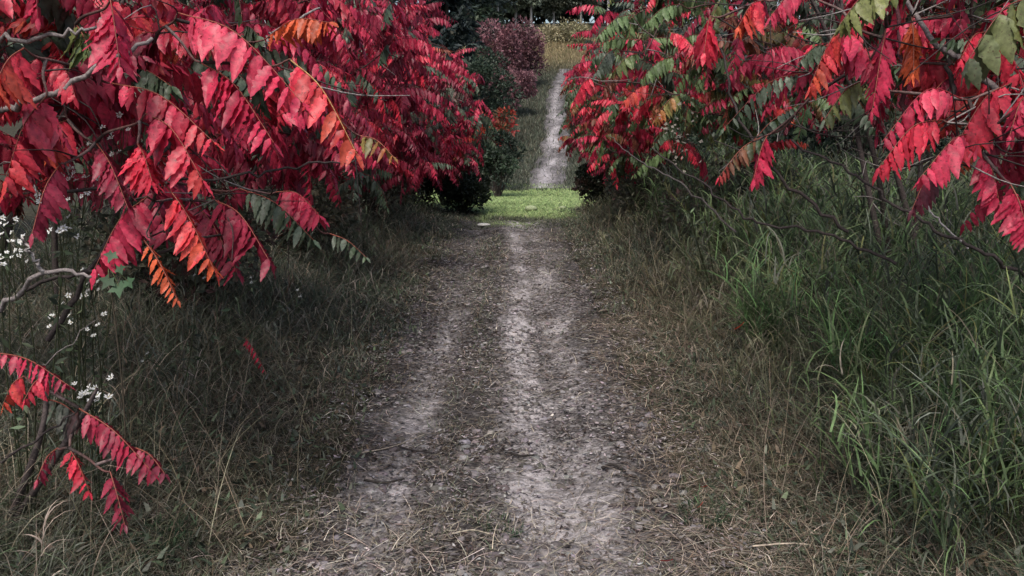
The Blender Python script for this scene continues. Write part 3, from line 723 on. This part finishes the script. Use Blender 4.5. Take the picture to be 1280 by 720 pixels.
sumac('second right sumac with bare dark twigs below sparse red and green leaves', GR_, (2.6, 4.9), [((2.0, 4.9, 2.35), (.95, .8, .65), 26)],
      [C_, R_, SG, YR, D_, GY, RU, DM], [2, 1.8, 2.8, 2, 1.6, 2, 1, 1.2], MIDL, 4, seed=32, bare=420, low=1.15)
sumac('third right sumac mixing green and red leaves halfway along the track', GR_, (2.5, 7.3), [((1.75, 7.3, 2.15), (.95, 1.1, 1.05), 74)],
      [C_, R_, G_, GY, YR, RO, D_, SG, LG], [2.2, 2.4, 2.0, 2.8, 2.2, 1.4, 1.2, 1.4, 4.4], MIDL, 4, seed=33, bare=120, low=.95, heroes=[hero((790, 18), (748, 44), 6.0, 5.8, LG, .04, label='light green leaf'), hero((850, 5), (806, 30), 6.0, 5.8, LG, .04, label='light green leaf'), hero((802, 66), (764, 92), 6.1, 5.9, (LGREEN, YGREEN), .04, label='light green leaf'),
           hero((845, 70), (800, 100), 5.9, 5.8, LG, .04, label='light green leaf'), hero((770, 60), (744, 92), 6.0, 5.9, (SAGE, SAGE), .04, label='grey green leaf'), hero((850, 118), (818, 150), 5.8, 5.7, (YGREEN, ORANGE), .04, label='yellow leaf'),
           hero((835, 40), (872, 66), 5.9, 5.8, R_, .04), hero((740, 96), (716, 128), 6.2, 6.0, R_, .04), hero((815, 105), (780, 126), 6.0, 5.9, RO, .03)])
sumac('fourth right sumac with red leaves low over the track edge', GR_, (2.2, 10), [((1.6, 10, 1.95), (.95, 1.2, 1.1), 84)],
      [C_, R_, G_, GY, YR, D_, RU, LG, SG], [3, 3.6, 2.4, 1.6, 1.4, 1.4, 1, 2.4, 1.4], FARL, 4, seed=34, bare=60, low=.7)
sumac('farthest right sumac at the edge of the green dip', GR_, (2.1, 12.6), [((1.65, 12.6, 1.75), (.95, 1.0, .95), 100), ((1.55, 12.2, 1.1), (.7, .7, .35), 26)],
      [C_, R_, G_, YR, D_, RU, SG], [3, 3, 2.4, 1.2, 2.6, 1.2, 1.6], FARL, 4, seed=35, low=.5)
sumac('tall dull red sumac behind the near right one', GR_, (4.4, 4.6), [((4.0, 4.6, 2.5), (1.3, 1.3, 1.1), 85)], [D_, DM, SG, C_], [4, 3, 2, 1], FARL, 4, seed=36)
sumac('tall dull red sumac in the second row right of the track', GR_, (4.4, 8.4), [((4.0, 8.4, 2.6), (1.4, 1.6, 1.3), 95)], [D_, DM, SG, C_], [4, 3, 2, 1], FARL, 4, seed=37)

# ------------------------------------------------------------------ leafy shrubs and trees
def leaves(mb, P, Nn, size, C, asp=0.5):
    """one folded leaf (two quads) per point, Nn = direction it grows in"""
    N = len(P); a = unit(Nn + RNG.normal(size=(N, 3)) * 0.55); s = unit(np.cross(a, RNG.normal(size=(N, 3)))); n = np.cross(a, s)
    l = (size * U(0.6, 1.3, N))[:, None]; h = l * asp * 0.5
    V = np.stack([P, P + a * l * .45 + s * h + n * h * .4, P + a * l, P + a * l * .45 - s * h + n * h * .4], 1)
    b = np.arange(N)[:, None] * 4
    mb.add(V, None, np.concatenate([b + [0, 1, 2], b + [0, 2, 3]]), np.repeat(C, 4, 0))
def bush(name, label, group, base, r, h, n, size, pal, wts, seed, clumps=26, asp=.5, lift=0.1, cat='shrub', trunk=0, bark=(.05, .042, .038), tr=.02):
    global RNG
    keep = RNG; RNG = np.random.default_rng(seed)
    z0 = float(gz(*base)); root = thing(name, label, cat, group, (base[0], base[1], z0))
    B = np.array([base[0], base[1], z0])
    c0 = B + np.array([0, 0, trunk + h * .5 + lift])
    v = unit(RNG.normal(size=(clumps, 3))); cc = c0 + v * U(.35, .85, (clumps, 1)) * np.array([r, r, h * .5]); cc[:, 2] = np.maximum(cc[:, 2], z0 + .1)
    cr = U(.22, .42, clumps) * r
    i = RNG.integers(0, clumps, n)
    d = unit(RNG.normal(size=(n, 3)) + np.array([0, 0, .25])); P = cc[i] + d * (cr[i] * U(.3, 1.05, n) ** .5)[:, None] * np.array([1, 1, .8])
    P[:, 2] = np.maximum(P[:, 2], z0 + .02)
    ctone = mixcol(clumps, pal, wts, .3)[i]
    C = ctone * .6 + mixcol(n, pal, wts, .3) * .4
    m = MB(); leaves(m, P, d, np.full(n, size), C, asp); child(m, 'crown' if trunk else 'foliage', M_BUSH, root)
    st = MB()
    if trunk:
        top = c0 + np.array([U(-.1, .1) * r, U(-.1, .1) * r, h * .3]); pts = curve([B - [0, 0, .1], B * .5 + top * .5 + RNG.normal(size=3) * .12 * [1, 1, 0], top], 6)
        tube(st, pts, np.linspace(tr, tr * .35, len(pts)), 7, bark)
    for k in range(clumps):
        q = (B + np.array([U(-.1, .1) * r, U(-.1, .1) * r, 0])) if not trunk else pts[RNG.integers(len(pts) // 2, len(pts))]
        tube(st, curve([q, q * .5 + cc[k] * .5 + RNG.normal(size=3) * .06 * r, cc[k]], 4), np.linspace(tr * (.5 if trunk else .7), tr * .2, 9), 5, bark)
    child(st, 'trunk' if trunk else 'stem', M_BARK, root)
    RNG = keep
    return root
def conifer(label, group, base, r, h, seed, pal):
    global RNG
    keep = RNG; RNG = np.random.default_rng(seed)
    z0 = float(gz(*base)); root = thing('conifer', label, 'tree', group, (base[0], base[1], z0)); B = np.array([base[0], base[1], z0])
    tk = MB(); tube(tk, [B - [0, 0, .2], B + [0, 0, h * .5], B + [0, 0, h]], [r * .07, r * .045, .01], 7, (.05, .04, .035)); child(tk, 'trunk', M_BARK, root)
    m = MB(); nb = 150
    t = U(0.03, 1, nb) ** .8; az = U(0, 6.283, nb); L = r * (1 - t) ** .8 * U(.7, 1.15, nb) + .12
    k = 42; s = U(.1, 1, (nb, k)); q = np.stack([np.cos(az), np.sin(az), np.zeros(nb)], -1)
    P = B + q[:, None] * (L[:, None] * s)[..., None]; P[..., 2] += (t * h)[:, None] - .28 * L[:, None] * s ** 1.5
    sd_ = np.stack([-np.sin(az), np.cos(az), np.zeros(nb)], -1)
    P = P + sd_[:, None] * (U(-.28, .28, (nb, k)) * (L[:, None] * (1.1 - s)))[..., None] + RNG.normal(size=P.shape) * .04
    D = q[:, None] + sd_[:, None] * U(-.8, .8, (nb, k, 1)) + np.array([0, 0, -.35])
    leaves(m, P.reshape(-1, 3), unit(D.reshape(-1, 3)), np.full(nb * k, .11 * r + .12), mixcol(nb * k, pal, [1] * len(pal), .35), .35)
    child(m, 'crown', M_BUSH, root)
    RNG = keep
    return root

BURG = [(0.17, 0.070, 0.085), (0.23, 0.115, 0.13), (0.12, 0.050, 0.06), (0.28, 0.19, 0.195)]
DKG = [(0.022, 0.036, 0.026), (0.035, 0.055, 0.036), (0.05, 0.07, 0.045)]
p = at(640, 92, 41); bush('maroon_bush', 'round dusky maroon bush at the top of the hill path', 'maroon bushes on the hillside', (p[0], 41), 1.85, 3.3, 9000, .17, BURG, [3, 3, 2, .8], 41, 40)
p = at(642, 150, 34); bush('maroon_bush', 'smaller maroon bush just below the round one on the hill', 'maroon bushes on the hillside', (p[0], 34), .95, 2.0, 4000, .14, BURG, [3, 3, 2, 1], 42, 26)
p = at(606, 150, 29); bush('green_bush', 'dark green bush between the left sumacs and the maroon bushes', None, (p[0], 29), 1.25, 3.2, 6000, .13, DKG, [2, 3, 2], 43, 30)
p = at(628, 220, 19); bush('dark_bush', 'dark leafy bush at the left edge of the green dip', None, (p[0] - .1, 19), .62, 1.5, 4200, .09, [(0.03, 0.045, 0.03), (0.05, 0.075, 0.05), (0.02, 0.03, 0.02)], [3, 2, 2], 44, 24)
p = at(622, 160, 20.5); bush('orange_bush', 'low bush with orange red leaves above the dark bush', None, (p[0] - .05, 21), .66, 1.9, 1500, .12, [(0.42, 0.06, 0.03), (0.25, 0.03, 0.03), (0.06, 0.07, 0.035)], [2, 3, 2], 45, 18, lift=.55)
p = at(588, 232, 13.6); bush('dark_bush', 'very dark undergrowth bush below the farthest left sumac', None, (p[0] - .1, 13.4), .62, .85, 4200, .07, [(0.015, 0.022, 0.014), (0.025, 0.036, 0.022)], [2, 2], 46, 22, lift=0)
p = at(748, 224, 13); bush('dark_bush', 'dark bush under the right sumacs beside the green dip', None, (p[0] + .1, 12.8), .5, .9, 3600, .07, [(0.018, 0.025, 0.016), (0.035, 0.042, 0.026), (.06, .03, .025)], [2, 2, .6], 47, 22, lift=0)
# shady thicket behind both sumac rows
for i, (x, y, r, h, lb) in enumerate([(-5.6, 3.4, 1.5, 3.4, 'dark thicket shrub behind the near left sumac'), (-6.0, 7.0, 1.7, 3.8, 'dark thicket shrub behind the left sumac row'), (-5.2, 11.6, 1.6, 3.6, 'dark thicket shrub behind the far left sumacs'),
                                      (5.4, 3.6, 1.5, 3.2, 'dark thicket shrub behind the near right sumac'), (5.8, 7.2, 1.7, 3.6, 'dark thicket shrub behind the right sumac row'), (5.0, 11.6, 1.6, 3.4, 'dark thicket shrub behind the far right sumacs')]):
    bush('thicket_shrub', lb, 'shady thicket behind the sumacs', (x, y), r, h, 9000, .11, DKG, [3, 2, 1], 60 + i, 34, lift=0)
UND = [(0.06, 0.072, 0.05), (0.09, 0.10, 0.068), (0.11, 0.09, 0.065), (0.10, 0.035, 0.038)]
for i, (x, y, r, h, lb) in enumerate([(-2.1, 5.2, .75, .95, 'dull undergrowth bush below the second left sumac'), (-2.0, 7.6, .8, 1.0, 'dull undergrowth bush below the third left sumac'), (-1.9, 10.2, .8, 1.0, 'dull undergrowth bush below the fourth left sumac'),
                                      (2.1, 7.6, .8, .95, 'dull undergrowth bush below the third right sumac'), (1.9, 10.2, .75, .95, 'dull undergrowth bush below the fourth right sumac')]):
    bush('undergrowth_bush', lb, 'undergrowth below the sumacs', (x, y), r, h, 4200, .06, UND, [3, 2, 1.5, 1], 140 + i, 30, lift=0)
for i, (x, y, lb) in enumerate([(-3.4, 15.5, 'dark green bush left of the dip behind the last left sumac'), (3.6, 15.5, 'dark green bush right of the dip behind the last right sumac'), (-5.6, 18, 'dark green bush farthest left beyond the dip'), (5.8, 18.5, 'dark green bush farthest right beyond the dip')]):
    bush('green_bush', lb, None, (x, y), 1.6, 2.8, 7000, .1, DKG, [2, 3, 2], 150 + i, 30, lift=0)
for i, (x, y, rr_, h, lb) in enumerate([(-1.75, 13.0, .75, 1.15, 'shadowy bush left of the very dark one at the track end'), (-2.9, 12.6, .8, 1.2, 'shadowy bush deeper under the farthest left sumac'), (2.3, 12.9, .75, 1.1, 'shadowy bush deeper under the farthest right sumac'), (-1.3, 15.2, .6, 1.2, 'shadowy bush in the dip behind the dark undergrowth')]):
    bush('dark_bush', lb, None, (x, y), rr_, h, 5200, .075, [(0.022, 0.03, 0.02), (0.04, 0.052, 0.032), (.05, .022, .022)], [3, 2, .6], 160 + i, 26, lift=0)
# trees on top of the hill
NAVY = [(0.028, 0.042, 0.040), (0.040, 0.056, 0.050), (0.022, 0.034, 0.033)]
for i, (px, y, r, h) in enumerate([(560, 30, 1.9, 7.5), (586, 44, 2.4, 11.5), (520, 40, 2.6, 11), (606, 70, 2.6, 14), (450, 36, 2.8, 12), (800, 60, 3, 14), (880, 48, 3, 13), (488, 27, 2.3, 9.5)]):
    conifer(['dark conifer rising behind the left sumacs', 'dark conifer left of the round maroon bush', 'dark conifer behind the left sumac tops', 'bluish black conifer at the back of the hill', 'broad conifer far left beyond the sumacs', 'conifer beyond the right sumacs', 'conifer far right beyond the sumacs', 'dense conifer close behind the second left sumac top'][i],
            'conifers on the hill', (at(px, 100, y)[0], y), r, h, 80 + i, NAVY if i != 1 else DKG)
PALE = [(0.15, 0.175, 0.125), (0.19, 0.205, 0.15), (0.12, 0.14, 0.10)]
for i, (px, y, r, h, tk) in enumerate([(622, 76, 1.7, 5.5, .9), (645, 78, 1.7, 5.5, 1.2), (664, 77, 1.7, 5.5, 1.0), (692, 82, 2.4, 6, .4), (726, 82, 2.6, 8, 1.0), (760, 78, 2.4, 8, 2.8), (676, 88, 3.2, 6, 0.2), (640, 89, 3.2, 6, 0.2), (712, 90, 3.2, 6, 0.2), (602, 90, 3.4, 6, 0.2), (750, 91, 3.4, 6, 0.2)]):
    bush('birch_tree', ['slim pale trunked tree left on the hilltop', 'slim pale trunked tree above the maroon bush', 'pale trunked tree right of the middle on the hilltop', 'tree above the straw pale field', 'hilltop tree partly behind the right sumacs', 'hilltop tree hidden by the right sumacs', 'dusky tree behind the pale trunks', 'dusky tree at the back left of the hilltop', 'dusky tree behind the straw pale field', 'dusky tree farthest left on the hilltop', 'dusky tree farthest right on the hilltop'][i],
         'trees on the hilltop', (at(px, 50, y)[0], y), r, h, 6500, .34 if i < 6 else .75, PALE if i < 6 else [(0.075, 0.092, 0.072), (0.10, 0.12, 0.09)], [2, 1, 2] if i < 6 else [2, 1], 100 + i, 34 if i < 6 else 70, .55, 0, 'tree', tk, (.42, .40, .38) if i < 6 else (.08, .07, .065), .13)
p = at(705, 68, 58); bush('pale_bush', 'yellow green bush in the straw pale field', None, (p[0] + .2, 60), 2.4, 1.5, 3600, .20, [(.28, .26, .15), (.22, .21, .12), (.34, .30, .19)], [1, 1, 1], 120, 26)

# ------------------------------------------------------------------ white asters
def aster(label, base, stems, n, seed, spread=.10, rad=.012, wcol=(.74, .76, .74)):
    """stems end at the given photo points (px, py, y); flower heads cluster round each end"""
    global RNG
    keep = RNG; RNG = np.random.default_rng(seed)
    z0 = float(gz(*base)); root = thing('aster_plant', label, 'wildflower', 'white asters in the verges', (base[0], base[1], z0)); B = np.array([base[0], base[1], z0])
    st = MB(); lf = MB(); heads = []
    for (px, py, y) in stems:
        e = at(px, py, y); pts = curve([B, B * .45 + e * .55 + np.array([U(-.05, .05), U(-.05, .05), .05]), e], 7); tube(st, pts, np.linspace(.003, .0015, len(pts)), 5, (.05, .06, .03))
        k = 16; q = pts[RNG.integers(3, len(pts), k)]; leaves(lf, q, RNG.normal(size=(k, 3)), np.full(k, .045), mixcol(k, [G_MID, G_DARK], [1, 1]), .3)
        for _ in range(n):
            h = e + RNG.normal(size=3) * spread * np.array([.5, .5, .4]); tube(st, curve([pts[-3], (pts[-3] + h) / 2 + [0, 0, -.01], h], 3), .0009, 4, (.07, .08, .04)); heads.append(h)
    child(st, 'stem', M_GRASS, root); child(lf, 'foliage', M_GRASS, root)
    fm = MB(); k = 10; a = np.arange(k) * 2 * np.pi / k + U(-.3, .3, k); ln = rad * U(.55, 1.25, k)
    d = np.stack([np.cos(a), np.sin(a), U(.05, .5, k)], -1); s = np.stack([-np.sin(a), np.cos(a), 0 * a], -1) * rad * .2
    V = np.stack([d * .002, d * ln[:, None] * .6 + s, d * ln[:, None], d * ln[:, None] * .6 - s], 1); fm.add(V, np.arange(k * 4).reshape(k, 4), None, wcol)
    th = np.linspace(0, 6.283, 8, endpoint=False); dv = np.vstack([np.stack([np.cos(th) * rad * .16, np.sin(th) * rad * .16, 0 * th + .001], -1), [[0, 0, rad * .22]]])
    fm.add(dv, None, [[i, (i + 1) % 8, 8] for i in range(8)], (.55, .5, .3) if wcol[0] > .6 else wcol)
    me = fm.mesh('flower_head', M_PETAL)
    for h in heads[:95]:
        o = bpy.data.objects.new('flower_head', me); COL.objects.link(o); o.parent = root; o.location = h - B
        o.rotation_euler = (U(.2, 1.3), U(-.6, .6), U(-.8, .8)); s = U(.75, 1.3); o.scale = (s, s, s)
    RNG = keep
aster('white aster clump glimpsed between the hanging red leaves at left', (-1.62, 2.75), [(82, 232, 2.75), (70, 248, 2.8), (95, 250, 2.7), (108, 222, 2.8), (78, 215, 2.8), (140, 190, 2.75), (155, 160, 2.8), (45, 232, 2.8)], 5, 201, .055)
aster('white aster clump beside the bare grey limb at the left edge', (-1.66, 2.5), [(12, 300, 2.45), (14, 322, 2.42), (2, 285, 2.5), (22, 310, 2.42), (80, 290, 2.5)], 6, 202, .05)
aster('white asters below the grey limb fork at left', (-1.6, 2.9), [(112, 352, 2.8), (100, 375, 2.8), (115, 405, 2.75), (70, 398, 2.8), (104, 366, 2.85)], 5, 203, .05)
aster('aster sprig beside the low red sapling', (-1.5, 2.65), [(112, 495, 2.6), (120, 488, 2.6)], 7, 204, .05)
aster('tiny white asters on the left verge past the red leaves', (-1.6, 3.6), [(245, 345, 3.6), (322, 350, 3.9), (372, 370, 3.9), (180, 445, 3.3)], 2, 205, .04, .008, (.5, .51, .48))
aster('faded cream flower heads in the right sumac row', (1.5, 5.6), [(845, 150, 5.3), (840, 165, 5.3), (850, 180, 5.4), (835, 158, 5.3), (848, 192, 5.2)], 9, 206, .12, .012, (.30, .27, .23))

# ------------------------------------------------------------------ grass tussocks, sprig, stalks, fallen leaves, stones
def tussock(label, base, n, hh, seed, pal, wts, rad=.12, sy=1.0):
    global RNG
    keep = RNG; RNG = np.random.default_rng(seed)
    z0 = float(gz(*base)); m = MB(); a = U(0, 6.283, n); r = rad * U(0, 1, n) ** .6
    P = np.stack([np.cos(a) * r, np.sin(a) * r, np.full(n, -.01)], -1); c = mixcol(n, pal, wts)
    culms(m, P[:, 0], P[:, 1] , P[:, 2], U(.4, 1.0, n) * hh, 7 if hh > .3 else 3, c, (.3 * hh, .55 * hh), (.005, .012) if hh > .3 else (.003, .006), a) if True else None
    o = m.build('grass_tussock', M_GRASS); o.location = (base[0], base[1], z0); tag(o, label, 'grass tussock', 'arching tussocks right of the track'); RNG = keep
TG = [(0.12, 0.21, 0.085), (0.075, 0.14, 0.062), (0.19, 0.25, 0.14)]
def gpt(px, py):
    """ground point seen at a photo pixel"""
    y = 3.0
    for _ in range(60):
        a, b = (px - 640) / F_PX, (360 - py) / F_PX; d = np.array([a, CP + b * SP, -SP + b * CP]); x = a * y / d[1]; z = CAM_Z + d[2] * y / d[1]
        y += (z - float(gz(x, y))) * 0.9 / max(-d[2] / d[1], .12)
        y = min(max(y, 1.0), 80)
    return x, y
for k, (x, y, n, hh, lb) in enumerate([(1.72, 3.55, 90, .62, 'bright green arching tussock right of centre under the near right sumac'), (2.1, 3.3, 80, .72, 'tall green tussock at the right edge below the drooping red leaves'),
                                      (1.78, 2.65, 90, .5, 'fresh green tussock in the lower right corner'), (1.5, 2.9, 60, .45, 'grey green tussock with pale blades between the two corner tussocks'),
                                      (1.55, 4.6, 70, .62, 'darker tussock behind the bright green one'), (1.9, 2.25, 60, .4, 'sprawling tussock cut by the lower right frame')]):
    tussock(lb, (x, y), n, hh, 300 + k, TG if k != 3 else [(0.09, 0.11, 0.075), (0.22, 0.21, 0.16), (.05, .06, .04)], [3, 2, 1])
for k, (px, py, n, hh, lb) in enumerate([(885, 648, 60, .10, 'small dark green grass tuft on the right edge of the track'), (620, 668, 60, .07, 'tiny grass tuft on the crown of the track near the camera'), (205, 690, 120, .12, 'little green weed tuft in the lower left grass')]):
    tussock(lb, gpt(px, py), n, hh, 320 + k, [(0.04, 0.075, 0.04), (0.06, 0.095, 0.05)], [1, 1], .10)

def lobed(mb, c, a, s, size, col):
    """a five-lobed leaf"""
    k = np.array([.15, .5, .38, .8, .45, 1.0, .45, .8, .38, .5]); th = np.linspace(-np.pi, np.pi, 10, endpoint=False); n = np.cross(a, s)
    rim = c + size * (k * np.cos(th))[:, None] * a + size * (k * np.sin(th))[:, None] * s - n * (size * .2 * k ** 2)[:, None]
    mb.add(np.vstack([rim, [c]]), None, [[i, (i + 1) % 10, 10] for i in range(10)], col)
root = thing('maple_sprig', 'small maple sprig with fresh green lobed leaves under the grey limb', 'seedling', None, (-1.35, 2.5, float(gz(-1.35, 2.5))))
st = MB(); lf = MB(); B = np.array(root.location); e = at(136, 335, 2.42); tube(st, curve([B, (B + e) / 2 + [0.03, 0, 0], e], 6), np.linspace(.004, .002, 13), 5, (.06, .05, .035))
for (px, py, dx, sz) in [(148, 358, .3, .05), (136, 350, -.4, .042), (160, 352, .8, .036), (140, 318, -.2, .035), (150, 335, .5, .03)]:
    c = at(px, py, 2.4); tube(st, curve([e, (e + c) / 2 + [0, 0, .01], c], 3), .001, 4, (.1, .12, .05)); a = unit(np.array([dx, -.45, -.8])); s = unit(np.cross(a, [0.1, -1, .2])); lobed(lf, c, a, s, sz * .9, np.array((.045, .10, .045)) * U(.75, 1.2))
child(st, 'stem', M_BARK, root); child(lf, 'foliage', M_BUSH, root)

for k, (pts, r, c, lb) in enumerate([
    ([(966, 608), (990, 640), (1016, 676)], .003, (.42, .37, .29), 'pale bent straw stalk lying on the right verge'),
    ([(940, 692), (1000, 688), (1066, 698)], .0035, (.40, .34, .27), 'long dry stalk lying across the lower right verge'),
    ([(1130, 625), (1095, 650), (1066, 668)], .003, (.36, .33, .25), 'curved pale blade before the grey green tussock'),
    ([(264, 655), (290, 645), (330, 636)], .003, (.40, .36, .28), 'straight straw lying in the lower left grass'),
    ([(565, 672), (590, 670), (612, 676)], .003, (.38, .34, .26), 'short pale stalk on the crown of the track'),
    ([(444, 571), (490, 565), (530, 550)], .003, (.30, .26, .21), 'thin stalk slanting across the left rut'),
    ([(498, 565), (515, 570), (540, 572)], .005, (.03, .025, .024), 'dark twig lying in the left rut'),
    ([(455, 606), (480, 609), (506, 607)], .006, (.028, .024, .022), 'blackened stick in front of the left rut twig'),
    ([(638, 572), (650, 576), (668, 577)], .007, (.025, .022, .02), 'dark clod of bark in the bright right rut'),
    ([(752, 592), (765, 588), (782, 594)], .008, (.03, .026, .024), 'dark stick lump beside the right rut')]):
    m = MB(); P = []
    for q in pts: gx, gy = gpt(*q); P.append((gx, gy, float(path_z(gx, gy)) + r * .8 + .014))
    P = curve(P, 6); tube(m, P, np.linspace(r, r * .6, len(P)), 6, c); o = m.build('dry_stalk' if c[0] > .2 else 'dark_twig', M_DRY); tag(o, lb, 'stalk' if c[0] > .2 else 'twig', 'stalks and twigs lying on the ground')
def fallen(px, py, lb, size, col, lift, tilt, fwd=0):
    x, y = gpt(px, py); pos = at(px, py, y - fwd); m = MB(); a = unit(np.array([math.cos(tilt), .4 * math.sin(tilt), .45 * math.sin(tilt)])); s = unit(np.cross(a, [0, .6, .8])); n = np.cross(a, s)
    u = np.linspace(0, 1, 8); wv = np.sin(np.pi * u ** .75) * .17; z = .25 * (u - .5) ** 2
    V = np.stack([a * (u - .5)[:, None] + s * (wv * q)[:, None] - n * (z + .06 * abs(q))[:, None] for q in (-1, 0, 1)], 1) * size
    F = [[i * 3 + j, i * 3 + j + 1, i * 3 + j + 4, i * 3 + j + 3] for i in range(7) for j in (0, 1)]; m.add(V, F, None, col)
    o = m.build('fallen_leaf', M_LEAF); o.location = pos + np.array([0, 0, .008]); tag(o, lb, 'leaf', 'fallen sumac leaflets')
fallen(925, 410, 'orange red leaflet caught in the brown right verge', .075, (.62, .075, .03), .10, .9, 1.0)
fallen(833, 704, 'dark red leaflet at the very bottom of the track', .045, (.42, .02, .02), .015, .1, .07)
fallen(880, 611, 'small red leaflet right of the track, the upper of two', .035, (.5, .04, .03), .02, .4, .06)
fallen(876, 634, 'small red leaflet above the dark green tuft', .035, (.5, .05, .03), .02, 1.0, .06)
m = MB()
fy = gpt(320, 474)[1]
fh = hero((306, 422), (331, 464), fy - .22, fy - .28, R_, .02)
Rk = curve(fh['P'], 6); Rk = Rk[np.linspace(0, len(Rk) - 1, 13).round().astype(int)]; gx, gy = gpt(318, 475)
fronds(m, Rk[None], np.array([[.5, -1, 0.]]), np.array([.05]), np.array([.9]), np.array([RED]), np.array([RED]), np.array([(.3, .05, .05)]), 7, 8, .06)
tag(m.build('fallen_frond', M_LEAF), 'single red sumac leaf caught upright in the left verge grass', 'leaf')

def stone(px, py, lb, r, sz, col, seed, lift=0):
    rg = np.random.default_rng(seed); x, y = gpt(px, py); m = MB(); nu, nv = 12, 7
    th = np.linspace(0, 2 * np.pi, nu, endpoint=False); ph = np.linspace(-1.45, 1.45, nv); V = []
    for p_ in ph:
        for t_ in th: V.append((math.cos(t_) * math.cos(p_) * r, math.sin(t_) * math.cos(p_) * r * .7, math.sin(p_) * r * sz))
    V = np.array(V); V *= 1 + .18 * (fbm(V[:, 0] / r + seed, V[:, 1] / r + V[:, 2] / r, 1.6, 3) - .5)[:, None] * 2
    F = [[i * nu + j, i * nu + (j + 1) % nu, (i + 1) * nu + (j + 1) % nu, (i + 1) * nu + j] for i in range(nv - 1) for j in range(nu)]
    m.add(V, F, None, col); tp = len(V) - nu; m.add(V[tp:], None, [[0, j, j + 1] for j in range(1, nu - 1)], col)
    o = m.build('pale_stone_or_patch', M_STONE); o.location = (x, y, float(gz(x, y)) + r * sz * .2 + lift); tag(o, lb, 'stone', 'pale stones at the track end')
stone(604, 284, 'flat whitish stone on the left side of the track end', .10, .25, (.40, .40, .38), 1, .03)
stone(664, 265, 'pale lump added for a pale patch in the bright green grass', .11, .5, (.27, .32, .19), 2, .05)  # grass-coloured lump added for a pale patch of grass; the next one too
stone(703, 263, 'smaller lump added for the pale patch right of the other in the green grass', .07, .5, (.25, .29, .17), 3, .04)
